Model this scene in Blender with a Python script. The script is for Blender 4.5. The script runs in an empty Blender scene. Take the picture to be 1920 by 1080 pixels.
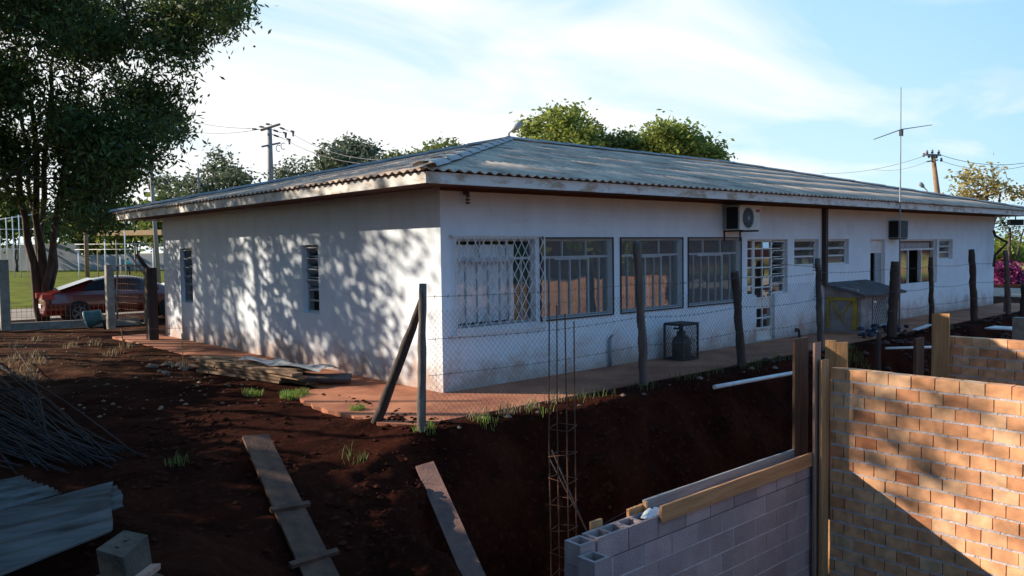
import bpy, math, random
import numpy as np
from mathutils import Vector, Matrix
random.seed(7); RNG = np.random.default_rng(11)
R_ = math.radians
scene = bpy.context.scene
col = scene.collection
# ------------------------------------------------------------------ camera
CAM = np.array([-6.9359, -9.3181, 2.0938]); YAW, PITCH, ROLL, FOC = 0.7280, -0.0485, -0.0137, 1499.43
_f = np.array([math.sin(YAW)*math.cos(PITCH), math.cos(YAW)*math.cos(PITCH), math.sin(PITCH)])
_r = np.array([math.cos(YAW), -math.sin(YAW), 0.]); _u = np.cross(_r, _f)
_c, _s = math.cos(ROLL), math.sin(ROLL)
CR, CU = _c*_r+_s*_u, -_s*_r+_c*_u
cam = bpy.data.objects.new('camera', bpy.data.cameras.new('camera')); col.objects.link(cam)
cam.matrix_world = Matrix(((CR[0], CU[0], -_f[0], CAM[0]), (CR[1], CU[1], -_f[1], CAM[1]), (CR[2], CU[2], -_f[2], CAM[2]), (0, 0, 0, 1)))
cam.data.sensor_width = 36; cam.data.lens = FOC/1920*36; cam.data.clip_end = 3000; cam.data.clip_start = .05
scene.camera = cam
def at(px, py, d):                       # point at a real distance d in front of the camera
    v = _f + (px-960)/FOC*CR - (py-540)/FOC*CU
    return tuple(CAM + d*v)
def onz(px, py, z):
    v = _f + (px-960)/FOC*CR - (py-540)/FOC*CU
    return tuple(CAM + (z-CAM[2])/v[2]*v)
# ------------------------------------------------------------------ light
SUND = Vector((1, -1.185, -.635)).normalized()
SUN_EL = math.asin(-SUND.z); SUN_AZ = math.atan2(-SUND.x, -SUND.y)      # azimuth from +Y towards +X
sl = bpy.data.lights.new('sun', 'SUN'); sl.energy = 5.0; sl.angle = R_(.55); sl.color = (1, .89, .74)
so = bpy.data.objects.new('sun', sl); col.objects.link(so)
so.rotation_euler = SUND.to_track_quat('-Z', 'Y').to_euler(); so.location = (-20, 20, 30)
w = bpy.data.worlds.new('World'); scene.world = w; w.use_nodes = True
nt = w.node_tree; N = nt.nodes; L = nt.links
bg = N['Background']; bg.inputs[1].default_value = .06
sky = N.new('ShaderNodeTexSky'); sky.sky_type = 'NISHITA'; sky.sun_disc = False
sky.sun_elevation = SUN_EL; sky.sun_rotation = SUN_AZ; sky.air_density = 1.0; sky.dust_density = .15; sky.ozone_density = 2.5
tc = N.new('ShaderNodeTexCoord'); sx = N.new('ShaderNodeSeparateXYZ'); L.new(tc.outputs['Generated'], sx.inputs[0])
mz = N.new('ShaderNodeMath'); mz.operation = 'MAXIMUM'; L.new(sx.outputs[2], mz.inputs[0]); mz.inputs[1].default_value = .02
ad = N.new('ShaderNodeMath'); ad.operation = 'ADD'; L.new(mz.outputs[0], ad.inputs[0]); ad.inputs[1].default_value = .12
dv = N.new('ShaderNodeVectorMath'); dv.operation = 'DIVIDE'; L.new(tc.outputs['Generated'], dv.inputs[0])
cb = N.new('ShaderNodeCombineXYZ')
for i in range(3): L.new(ad.outputs[0], cb.inputs[i])
L.new(cb.outputs[0], dv.inputs[1])
mp = N.new('ShaderNodeMapping'); mp.inputs['Rotation'].default_value = (0, 0, R_(-20)); mp.inputs['Scale'].default_value = (.75, 1.25, 0)
mp.inputs['Location'].default_value = (.35, .9, 0)
L.new(dv.outputs[0], mp.inputs[0])
nz = N.new('ShaderNodeTexNoise'); nz.inputs['Scale'].default_value = 1.1; nz.inputs['Detail'].default_value = 7; nz.inputs['Roughness'].default_value = .52
nz.inputs['Distortion'].default_value = .5
L.new(mp.outputs[0], nz.inputs['Vector'])
# thicker cloud towards the left of the view (a cloud bank in that part of the sky)
dt = N.new('ShaderNodeVectorMath'); dt.operation = 'DOT_PRODUCT'; L.new(tc.outputs['Generated'], dt.inputs[0])
az = R_(24); dt.inputs[1].default_value = (math.sin(az), math.cos(az), 0)
mr = N.new('ShaderNodeMapRange'); L.new(dt.outputs['Value'], mr.inputs[0])
mr.inputs[1].default_value = .72; mr.inputs[2].default_value = .96; mr.inputs[3].default_value = -.09; mr.inputs[4].default_value = .20
sm = N.new('ShaderNodeMath'); sm.operation = 'ADD'; L.new(nz.outputs[0], sm.inputs[0]); L.new(mr.outputs[0], sm.inputs[1])
cr = N.new('ShaderNodeValToRGB'); cr.color_ramp.elements[0].position = .40; cr.color_ramp.elements[1].position = .70
cr.color_ramp.elements[0].color = (0, 0, 0, 1); cr.color_ramp.elements[1].color = (1, 1, 1, 1)
L.new(sm.outputs[0], cr.inputs[0])
mx = N.new('ShaderNodeMix'); mx.data_type = 'RGBA'; cf = N.new('ShaderNodeMath'); cf.operation = 'MULTIPLY'; L.new(cr.outputs[0], cf.inputs[0]); CF = cf; L.new(cf.outputs[0], mx.inputs[0]); mx.inputs[7].default_value = (10.4, 10.6, 10.7, 1)
vl = N.new('ShaderNodeMix'); vl.data_type = 'RGBA'; L.new(sky.outputs[0], vl.inputs[6])   # thin high veil, thickest in the sky ahead
d2_ = N.new('ShaderNodeVectorMath'); d2_.operation = 'DOT_PRODUCT'; L.new(tc.outputs['Generated'], d2_.inputs[0]); d2_.inputs[1].default_value = (math.sin(.6), math.cos(.6), 0)
vf = N.new('ShaderNodeMapRange'); vf.interpolation_type = 'SMOOTHSTEP'; L.new(d2_.outputs['Value'], vf.inputs[0]); vf.inputs[1].default_value = .25; vf.inputs[2].default_value = .85; vf.inputs[3].default_value = .0; vf.inputs[4].default_value = .88; L.new(vf.outputs[0], vl.inputs[0])
vr = N.new('ShaderNodeValToRGB'); L.new(sx.outputs[2], vr.inputs[0]); vr.color_ramp.elements[0].position = 0; vr.color_ramp.elements[1].position = .6
vr.color_ramp.elements[0].color = (7.8, 10.4, 11.0, 1); vr.color_ramp.elements[1].color = (2.2, 6.2, 9.4, 1)
L.new(vr.outputs[0], vl.inputs[7])
d3_ = N.new('ShaderNodeVectorMath'); d3_.operation = 'DOT_PRODUCT'; L.new(tc.outputs['Generated'], d3_.inputs[0]); d3_.inputs[1].default_value = (.5, -.80, .33)   # deep blue added opposite the sun to light the shaded front wall
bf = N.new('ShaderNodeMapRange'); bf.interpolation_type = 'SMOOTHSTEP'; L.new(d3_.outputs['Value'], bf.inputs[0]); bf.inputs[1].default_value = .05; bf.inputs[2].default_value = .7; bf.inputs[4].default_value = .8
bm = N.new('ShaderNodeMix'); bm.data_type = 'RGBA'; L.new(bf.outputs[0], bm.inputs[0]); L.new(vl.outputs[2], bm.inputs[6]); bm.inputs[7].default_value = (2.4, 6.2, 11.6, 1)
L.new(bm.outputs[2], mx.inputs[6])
vf2 = N.new('ShaderNodeMapRange'); L.new(d2_.outputs['Value'], vf2.inputs[0]); vf2.inputs[1].default_value = .1; vf2.inputs[2].default_value = .75; L.new(vf2.outputs[0], CF.inputs[1])
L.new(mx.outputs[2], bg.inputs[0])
scene.view_settings.view_transform = 'Standard'; scene.view_settings.look = 'None'; scene.view_settings.gamma = 1
scene.view_settings.exposure = .8
scene.render.engine = 'CYCLES'; scene.cycles.max_bounces = 8; scene.cycles.transparent_max_bounces = 24
# ------------------------------------------------------------------ helpers
class MB:
    def __init__(s): s.v = []; s.f = []; s.sm = []
    def add(s, vs, fs, smooth=False):
        o = len(s.v); s.v += [tuple(map(float, p)) for p in vs]; s.f += [tuple(i+o for i in f) for f in fs]; s.sm += [smooth]*len(fs)
        return s
    def box(s, x0, x1, y0, y1, z0, z1):
        x0, x1 = min(x0, x1), max(x0, x1); y0, y1 = min(y0, y1), max(y0, y1); z0, z1 = min(z0, z1), max(z0, z1)
        vs = [(x, y, z) for z in (z0, z1) for (x, y) in ((x0, y0), (x1, y0), (x1, y1), (x0, y1))]
        return s.add(vs, [(3, 2, 1, 0), (4, 5, 6, 7), (0, 1, 5, 4), (1, 2, 6, 5), (2, 3, 7, 6), (3, 0, 4, 7)])
    def bar(s, a, b, wd, ht, up=(0, 0, 1), e0=1., e1=1.):      # rectangular bar from a to b
        a = Vector(a); b = Vector(b); d = (b-a).normalized(); up = Vector(up)
        r = d.cross(up)
        if r.length < 1e-4: r = d.cross(Vector((1, 0, 0)))
        r.normalize(); u = r.cross(d).normalized()
        vs = []
        for p, k in ((a, e0), (b, e1)):
            for i, j in ((-1, -1), (1, -1), (1, 1), (-1, 1)): vs.append(p+r*(i*wd/2*k)+u*(j*ht/2*k))
        return s.add(vs, [(0, 1, 2, 3), (7, 6, 5, 4), (0, 4, 5, 1), (1, 5, 6, 2), (2, 6, 7, 3), (3, 7, 4, 0)])
    def tube(s, pts, rad, n=8, cap=True, smooth=True):
        pts = [Vector(p) for p in pts]; m = len(pts)
        if not hasattr(rad, '__len__'): rad = [rad]*m
        vs = []; pr = None
        for i, p in enumerate(pts):
            d = (pts[min(i+1, m-1)]-pts[max(i-1, 0)])
            d = d.normalized() if d.length > 1e-7 else Vector((0, 0, 1))
            if pr is None:
                pr = d.cross(Vector((0, 0, 1)))
                if pr.length < 1e-2: pr = d.cross(Vector((1, 0, 0)))
            pr = (pr-d*pr.dot(d)).normalized(); q = d.cross(pr)
            for k in range(n):
                t = 2*math.pi*k/n; vs.append(p+pr*(math.cos(t)*rad[i])+q*(math.sin(t)*rad[i]))
        fs = [(i*n+k, i*n+(k+1) % n, (i+1)*n+(k+1) % n, (i+1)*n+k) for i in range(m-1) for k in range(n)]
        s.add(vs, fs, smooth)
        if cap:
            o = len(s.v)-len(vs); s.f += [tuple(o+k for k in reversed(range(n))), tuple(o+(m-1)*n+k for k in range(n))]; s.sm += [False, False]
        return s
    def lathe(s, c, prof, n=24, smooth=True):     # prof: (r,z)
        vs = [(c[0]+r*math.cos(2*math.pi*k/n), c[1]+r*math.sin(2*math.pi*k/n), c[2]+z) for r, z in prof for k in range(n)]
        fs = [(i*n+k, i*n+(k+1) % n, (i+1)*n+(k+1) % n, (i+1)*n+k) for i in range(len(prof)-1) for k in range(n)]
        return s.add(vs, fs, smooth)
ORG = {}
def mesh_obj(name, mb, mat, parent=None, base=None):
    me = bpy.data.meshes.new(name); V = np.array(mb.v)
    if parent is not None: org = np.array(ORG[parent.name])
    elif base is not None: org = np.array(base)
    else: org = np.array([(V[:, 0].min()+V[:, 0].max())/2, (V[:, 1].min()+V[:, 1].max())/2, V[:, 2].min()])
    me.from_pydata([tuple(p) for p in (V-org)], [], mb.f)
    me.polygons.foreach_set('use_smooth', mb.sm)
    me.materials.append(mat); me.update()
    o = bpy.data.objects.new(name, me); col.objects.link(o)
    if parent is not None: o.parent = parent
    else: o.location = tuple(org)
    ORG[o.name] = org
    return o
def tag(o, label=None, cat=None, group=None, kind=None):
    if label: o['label'] = label
    if cat: o['category'] = cat
    if group: o['group'] = group
    if kind: o['kind'] = kind
    return o
def thing(name, label, cat, base, group=None):
    o = bpy.data.objects.new(name, None); col.objects.link(o); o.location = base; o.empty_display_size = .2
    ORG[o.name] = np.array(base, float)
    return tag(o, label, cat, group)
def part(name, mb, mat, parent, label=None):
    o = mesh_obj(name, mb, mat, parent)
    if label: o['label'] = label
    return o
def solo(name, mb, mat, label, cat, group=None): return tag(mesh_obj(name, mb, mat), label, cat, group)
# ------------------------------------------------------------------ materials
def newmat(name):
    m = bpy.data.materials.new(name); m.use_nodes = True; n = m.node_tree
    return m, n.nodes, n.links, n.nodes['Principled BSDF']
def setc(sock, c): sock.default_value = (*c, 1)
def mat(name, c1, c2=None, rough=.8, scale=4., bump=.15, bscale=None, metal=0., stretch=(1, 1, 1), island=0., spec=.3, lo=.35, hi=.68, coord='Object', detail=6, hue=0.):
    m, N, L, P = newmat(name)
    P.inputs['Roughness'].default_value = rough; P.inputs['Metallic'].default_value = metal; P.inputs['Specular IOR Level'].default_value = spec
    c2 = c2 or tuple(x*.72 for x in c1)
    tc = N.new('ShaderNodeTexCoord'); mp = N.new('ShaderNodeMapping'); mp.inputs['Scale'].default_value = stretch; L.new(tc.outputs[coord], mp.inputs[0])
    nz = N.new('ShaderNodeTexNoise'); nz.inputs['Scale'].default_value = scale; nz.inputs['Detail'].default_value = detail; nz.inputs['Roughness'].default_value = .6; L.new(mp.outputs[0], nz.inputs[0])
    cr = N.new('ShaderNodeValToRGB'); cr.color_ramp.elements[0].position = lo; cr.color_ramp.elements[1].position = hi
    cr.color_ramp.elements[0].color = (*c2, 1); cr.color_ramp.elements[1].color = (*c1, 1); L.new(nz.outputs[0], cr.inputs[0])
    out = cr.outputs[0]
    if island:
        g = N.new('ShaderNodeNewGeometry'); hs = N.new('ShaderNodeHueSaturation')
        r = N.new('ShaderNodeMapRange'); L.new(g.outputs['Random Per Island'], r.inputs[0]); r.inputs[3].default_value = 1-island; r.inputs[4].default_value = 1+island
        L.new(r.outputs[0], hs.inputs['Value']); L.new(out, hs.inputs['Color'])
        if hue:
            wn = N.new('ShaderNodeTexWhiteNoise'); wn.noise_dimensions = '1D'; L.new(g.outputs['Random Per Island'], wn.inputs['W'])
            r2 = N.new('ShaderNodeMapRange'); L.new(wn.outputs['Value'], r2.inputs[0]); r2.inputs[3].default_value = .5-hue; r2.inputs[4].default_value = .5+hue
            L.new(r2.outputs[0], hs.inputs['Hue'])
        out = hs.outputs[0]
    L.new(out, P.inputs['Base Color'])
    if bump:
        n2 = N.new('ShaderNodeTexNoise'); n2.inputs['Scale'].default_value = bscale or scale*6; n2.inputs['Detail'].default_value = 5; L.new(mp.outputs[0], n2.inputs[0])
        b = N.new('ShaderNodeBump'); b.inputs['Strength'].default_value = bump; b.inputs['Distance'].default_value = .02; L.new(n2.outputs[0], b.inputs['Height']); L.new(b.outputs[0], P.inputs['Normal'])
    return m
def wood(name, c1, c2, along='z', rough=.85, wet=.0):
    st = {'x': (.6, 9, 9), 'y': (9, .6, 9), 'z': (9, 9, .6)}[along]
    return mat(name, c1, c2, rough=rough, scale=2.2, bump=.35, bscale=9, stretch=st, lo=.3, hi=.7)
def leafmat(name, c1, c2, trans=.35):
    m, N, L, P = newmat(name)
    g = N.new('ShaderNodeNewGeometry'); cr = N.new('ShaderNodeValToRGB'); L.new(g.outputs['Random Per Island'], cr.inputs[0])
    cr.color_ramp.elements[0].color = (*c2, 1); cr.color_ramp.elements[1].color = (*c1, 1)
    L.new(cr.outputs[0], P.inputs['Base Color']); P.inputs['Roughness'].default_value = .55; P.inputs['Specular IOR Level'].default_value = .25
    t = N.new('ShaderNodeBsdfTranslucent'); hs = N.new('ShaderNodeHueSaturation'); hs.inputs['Value'].default_value = 1.5; hs.inputs['Hue'].default_value = .48; L.new(cr.outputs[0], hs.inputs['Color']); L.new(hs.outputs[0], t.inputs[0])
    mx = N.new('ShaderNodeMixShader'); mx.inputs[0].default_value = trans; L.new(P.outputs[0], mx.inputs[1]); L.new(t.outputs[0], mx.inputs[2])
    L.new(mx.outputs[0], N['Material Output'].inputs[0])
    return m
def glassmat(name, refl=.28, tint=(.8, .85, .85), rough=.02):
    m, N, L, P = newmat(name)
    N.remove(P); tr = N.new('ShaderNodeBsdfTransparent'); setc(tr.inputs[0], tint)
    gl = N.new('ShaderNodeBsdfGlossy'); gl.inputs['Roughness'].default_value = rough; setc(gl.inputs[0], (.95, .95, .95))
    fr = N.new('ShaderNodeLayerWeight'); fr.inputs[0].default_value = refl
    mr = N.new('ShaderNodeMapRange'); L.new(fr.outputs['Fresnel'], mr.inputs[0]); mr.inputs[3].default_value = refl*.5; mr.inputs[4].default_value = 1
    tc = N.new('ShaderNodeTexCoord'); nz = N.new('ShaderNodeTexNoise'); nz.inputs['Scale'].default_value = 2.2; nz.inputs['Detail'].default_value = 1; L.new(tc.outputs['Object'], nz.inputs[0])
    b = N.new('ShaderNodeBump'); b.inputs['Strength'].default_value = .12; b.inputs['Distance'].default_value = .02; L.new(nz.outputs[0], b.inputs['Height']); L.new(b.outputs[0], gl.inputs['Normal'])
    mx = N.new('ShaderNodeMixShader'); L.new(mr.outputs[0], mx.inputs[0]); L.new(tr.outputs[0], mx.inputs[1]); L.new(gl.outputs[0], mx.inputs[2]); L.new(mx.outputs[0], N['Material Output'].inputs[0])
    return m
def wallmat(name):                       # off-white painted render, red dust splashed up from the soil, faint runs below the eaves
    m, N, L, P = newmat(name)
    P.inputs['Roughness'].default_value = .9; P.inputs['Specular IOR Level'].default_value = .2
    tc = N.new('ShaderNodeTexCoord'); g = N.new('ShaderNodeNewGeometry'); s = N.new('ShaderNodeSeparateXYZ'); L.new(g.outputs['Position'], s.inputs[0])
    nz = N.new('ShaderNodeTexNoise'); nz.inputs['Scale'].default_value = 2.2; nz.inputs['Detail'].default_value = 8; L.new(g.outputs['Position'], nz.inputs[0])
    n2 = N.new('ShaderNodeTexNoise'); n2.inputs['Scale'].default_value = 9; n2.inputs['Detail'].default_value = 6; L.new(g.outputs['Position'], n2.inputs[0])
    a = N.new('ShaderNodeMath'); a.operation = 'MULTIPLY_ADD'; L.new(nz.outputs[0], a.inputs[0]); a.inputs[1].default_value = -1.3; L.new(s.outputs[2], a.inputs[2])
    a2 = N.new('ShaderNodeMath'); a2.operation = 'MULTIPLY_ADD'; L.new(n2.outputs[0], a2.inputs[0]); a2.inputs[1].default_value = -.5; L.new(a.outputs[0], a2.inputs[2])
    mr = N.new('ShaderNodeMapRange'); mr.interpolation_type = 'SMOOTHSTEP'; L.new(a2.outputs[0], mr.inputs[0]); mr.inputs[1].default_value = -1.0; mr.inputs[2].default_value = -.2; mr.inputs[3].default_value = .82; mr.inputs[4].default_value = 0
    mx = N.new('ShaderNodeMix'); mx.data_type = 'RGBA'; L.new(mr.outputs[0], mx.inputs[0]); mx.inputs[7].default_value = (.36, .22, .15, 1)
    cr = N.new('ShaderNodeValToRGB'); cr.color_ramp.elements[0].position = .3; cr.color_ramp.elements[1].position = .62
    cr.color_ramp.elements[0].color = (.66, .70, .74, 1); cr.color_ramp.elements[1].color = (.73, .78, .83, 1); L.new(nz.outputs[0], cr.inputs[0])
    # vertical runs
    mp = N.new('ShaderNodeMapping'); mp.inputs['Scale'].default_value = (5, 5, .35); L.new(g.outputs['Position'], mp.inputs[0])
    n3 = N.new('ShaderNodeTexNoise'); n3.inputs['Scale'].default_value = 1.; n3.inputs['Detail'].default_value = 5; L.new(mp.outputs[0], n3.inputs[0])
    mr3 = N.new('ShaderNodeMapRange'); L.new(n3.outputs[0], mr3.inputs[0]); mr3.inputs[1].default_value = .5; mr3.inputs[2].default_value = .75; mr3.inputs[4].default_value = .13
    mx3 = N.new('ShaderNodeMix'); mx3.data_type = 'RGBA'; L.new(mr3.outputs[0], mx3.inputs[0]); L.new(cr.outputs[0], mx3.inputs[6]); mx3.inputs[7].default_value = (.50, .44, .36, 1)
    L.new(mx3.outputs[2], mx.inputs[6])
    # hairline cracks
    vo = N.new('ShaderNodeTexVoronoi'); vo.feature = 'DISTANCE_TO_EDGE'; vo.inputs['Scale'].default_value = .42; 
    ds = N.new('ShaderNodeVectorMath'); ds.operation = 'ADD'; sc = N.new('ShaderNodeVectorMath'); sc.operation = 'SCALE'; sc.inputs[3].default_value = .25; L.new(nz.outputs[1], sc.inputs[0]); L.new(g.outputs['Position'], ds.inputs[0]); L.new(sc.outputs[0], ds.inputs[1]); L.new(ds.outputs[0], vo.inputs[0])
    mr4 = N.new('ShaderNodeMapRange'); L.new(vo.outputs[0], mr4.inputs[0]); mr4.inputs[1].default_value = .0; mr4.inputs[2].default_value = .004; mr4.inputs[3].default_value = .15; mr4.inputs[4].default_value = 0
    mx4 = N.new('ShaderNodeMix'); mx4.data_type = 'RGBA'; L.new(mr4.outputs[0], mx4.inputs[0]); L.new(mx.outputs[2], mx4.inputs[6]); mx4.inputs[7].default_value = (.3, .25, .2, 1)
    L.new(mx4.outputs[2], P.inputs['Base Color'])
    b = N.new('ShaderNodeBump'); b.inputs['Strength'].default_value = .35; b.inputs['Distance'].default_value = .01; L.new(n2.outputs[0], b.inputs['Height']); L.new(b.outputs[0], P.inputs['Normal'])
    return m
def soilmat(name):
    m, N, L, P = newmat(name); P.inputs['Roughness'].default_value = 1; P.inputs['Specular IOR Level'].default_value = .03
    g = N.new('ShaderNodeNewGeometry')
    def noise(sc, d=8, r=.6):
        n = N.new('ShaderNodeTexNoise'); n.inputs['Scale'].default_value = sc; n.inputs['Detail'].default_value = d; n.inputs['Roughness'].default_value = r; L.new(g.outputs['Position'], n.inputs[0]); return n.outputs[0]
    def ramp(v, p0, c0, p1, c1):
        c = N.new('ShaderNodeValToRGB'); c.color_ramp.elements[0].position = p0; c.color_ramp.elements[1].position = p1
        c.color_ramp.elements[0].color = (*c0, 1); c.color_ramp.elements[1].color = (*c1, 1); L.new(v, c.inputs[0]); return c.outputs[0]
    def mix(f, a, b):
        x = N.new('ShaderNodeMix'); x.data_type = 'RGBA'; L.new(f, x.inputs[0])
        for i, q in ((6, a), (7, b)):
            if isinstance(q, tuple): x.inputs[i].default_value = (*q, 1)
            else: L.new(q, x.inputs[i])
        return x.outputs[2]
    s = N.new('ShaderNodeSeparateXYZ'); L.new(g.outputs['Position'], s.inputs[0])
    soil = ramp(noise(1.3), .3, (.011, .0026, .0016), .7, (.046, .0115, .006))
    soil = mix(ramp(noise(14, 4), .55, (0, 0, 0), .7, (.6, .6, .6)), soil, (.075, .024, .014))
    dry = ramp(noise(3.1), .35, (.030, .012, .007), .65, (.15, .07, .036))
    # zones by place: litter and dry earth in the yard at the left, turf beyond the street
    def rng(sock, a, b):
        r = N.new('ShaderNodeMapRange'); r.interpolation_type = 'SMOOTHSTEP'; L.new(sock, r.inputs[0]); r.inputs[1].default_value = a; r.inputs[2].default_value = b; return r.outputs[0]
    def mul(a, b):
        q = N.new('ShaderNodeMath'); q.operation = 'MULTIPLY'; L.new(a, q.inputs[0]); L.new(b, q.inputs[1]); return q.outputs[0]
    yard = mul(rng(s.outputs[1], 3.0, 7.), ramp(noise(.8, 5), .4, (.1, .1, .1), .6, (.8, .8, .8)))
    c = mix(yard, soil, dry)
    turf = ramp(noise(.9, 8), .3, (.075, .09, .016), .7, (.20, .21, .035))
    c = mix(mul(rng(s.outputs[1], 26, 30), ramp(noise(.25, 4), .3, (.45, .45, .45), .5, (1, 1, 1))), c, turf)
    rt = mul(rng(s.outputs[0], 36, 60), rng(s.outputs[1], -60, -20))
    c = mix(rt, c, ramp(noise(.06, 5), .4, (.30, .15, .07), .6, (.25, .28, .09)))
    # the cut keeps the same soil colour as the ground above
    L.new(c, P.inputs['Base Color'])
    hb = N.new('ShaderNodeMath'); hb.operation = 'MULTIPLY_ADD'; L.new(noise(26, 6, .7), hb.inputs[0]); hb.inputs[1].default_value = .4; L.new(noise(6, 8, .65), hb.inputs[2])
    b = N.new('ShaderNodeBump'); b.inputs['Strength'].default_value = .9; b.inputs['Distance'].default_value = .05; L.new(hb.outputs[0], b.inputs['Height']); L.new(b.outputs[0], P.inputs['Normal'])
    return m
M = {}
M['wall'] = wallmat('painted_render')
M['soil'] = soilmat('red_soil')
M['slab'] = mat('red_concrete', (.47, .185, .095), (.25, .085, .045), rough=.85, scale=1.6, bump=.15, bscale=25)
M['fascia'] = mat('fascia_paint', (.66, .62, .57), (.42, .31, .22), rough=.7, scale=3, bump=.1, stretch=(1, 1, 2.5), lo=.36, hi=.5)
M['soffit'] = wood('soffit_boards', (.13, .065, .04), (.07, .035, .025), 'x')
M['roof'] = mat('fibre_cement', (.66, .51, .395), (.25, .195, .165), rough=1.0, scale=1.6, bump=.04, bscale=30, lo=.3, hi=.6, spec=.05)
M['cap'] = mat('ridge_cap', (.36, .37, .38), (.26, .26, .26), rough=.7, scale=3)
M['frame'] = mat('window_paint', (.52, .54, .56), (.40, .42, .44), rough=.5, scale=5, bump=0)
M['framegrey'] = mat('grey_steel', (.30, .33, .36), (.22, .24, .26), rough=.5, scale=5, bump=0)
M['white'] = mat('white_paint', (.74, .73, .71), (.62, .6, .57), rough=.5, scale=4, bump=.03)
M['glass'] = glassmat('old_glass', .30, tint=(.95, .97, .97))
M['clearglass'] = glassmat('clear_glass', .10, tint=(1, 1, 1)); M['doorglass'] = glassmat('mirror_like_glass', .66)
M['curtain'] = mat('curtain_cloth', (.85, .85, .86), (.66, .67, .70), rough=.9, scale=30, bump=.05)
M['greencurtain'] = mat('green_cloth', (.03, .10, .07), rough=.9)
M['room'] = mat('room_paint', (.32, .32, .30), rough=.9, bump=0)
M['roomdark'] = mat('room_things', (.06, .07, .08), rough=.8, bump=0)
def screenmat():
    m, N, L, P = newmat('insect_mesh'); setc(P.inputs['Base Color'], (.34, .35, .34)); P.inputs['Roughness'].default_value = .7
    t = N.new('ShaderNodeBsdfTransparent'); mx = N.new('ShaderNodeMixShader'); mx.inputs[0].default_value = .24
    L.new(t.outputs[0], mx.inputs[1]); L.new(P.outputs[0], mx.inputs[2]); L.new(mx.outputs[0], N['Material Output'].inputs[0]); return m
M['screen'] = screenmat()
M['dark'] = mat('dark_metal', (.03, .032, .035), rough=.55, bump=.05)
M['black'] = mat('black_plastic', (.015, .016, .018), rough=.5, bump=0)
M['acwhite'] = mat('ac_casing', (.66, .63, .56), (.55, .51, .44), rough=.5, scale=3, bump=0)
M['red'] = mat('red_sticker', (.5, .05, .03), rough=.5, bump=0)
M['pipe'] = mat('pipe_brown', (.07, .045, .035), rough=.6, bump=.05)
M['pvc'] = mat('white_pipe', (.70, .72, .74), (.55, .55, .55), rough=.35, bump=.02)
M['post'] = wood('weathered_post', (.17, .135, .115), (.07, .05, .042))
M['postdark'] = wood('dark_post', (.085, .055, .045), (.035, .024, .02))
M['concpost'] = mat('concrete_post', (.34, .31, .27), (.20, .17, .14), scale=5, bump=.4)
M['wire'] = mat('galvanised_wire', (.11, .115, .12), rough=.6, metal=.3, bump=0)
M['rust'] = mat('rusty_steel', (.20, .085, .045), (.09, .04, .026), rough=.85, scale=12, bump=.3, metal=.2)
M['rebar'] = mat('dark_rebar', (.032, .028, .034), (.035, .018, .014), rough=.75, scale=8, bump=.3, metal=.2)
M['plankwarm'] = wood('pine_plank', (.58, .33, .155), (.32, .15, .065), 'z')
M['plankpink'] = wood('pink_plank', (.40, .25, .19), (.27, .15, .11), 'z')
M['plankdark'] = wood('dark_plank', (.16, .085, .05), (.055, .03, .02), 'z')
M['formwood'] = wood('form_plank', (.52, .27, .12), (.33, .145, .062), 'x')
M['formgrey'] = wood('form_plank_grey', (.30, .31, .31), (.17, .165, .16), 'x')
M['rampwood'] = mat('ramp_board', (.15, .07, .042), (.07, .034, .024), rough=.85, scale=6, bump=.3)
M['boardpink'] = mat('stained_board', (.22, .115, .085), (.12, .065, .055), rough=.85, scale=5, bump=.3)
M['sheet'] = mat('asbestos_sheet', (.105, .10, .10), (.04, .03, .026), rough=.95, spec=.08, scale=1.8, bump=.2, stretch=(.5, 3, 3), lo=.36, hi=.62)
M['timber'] = mat('timber_end', (.11, .085, .065), (.045, .033, .026), scale=6, bump=.5)
M['lumber'] = mat('old_lumber', (.30, .185, .105), (.10, .055, .032), scale=5, bump=.4, stretch=(3, .6, 5))
M['plastic'] = mat('plastic_sheet', (.45, .47, .50), (.3, .3, .3), rough=.35, scale=6, bump=.6, bscale=9)
M['mortar'] = mat('mortar', (.60, .53, .53), (.42, .36, .35), rough=.95, scale=14, bump=.5, bscale=40)
M['brick'] = None
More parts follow.
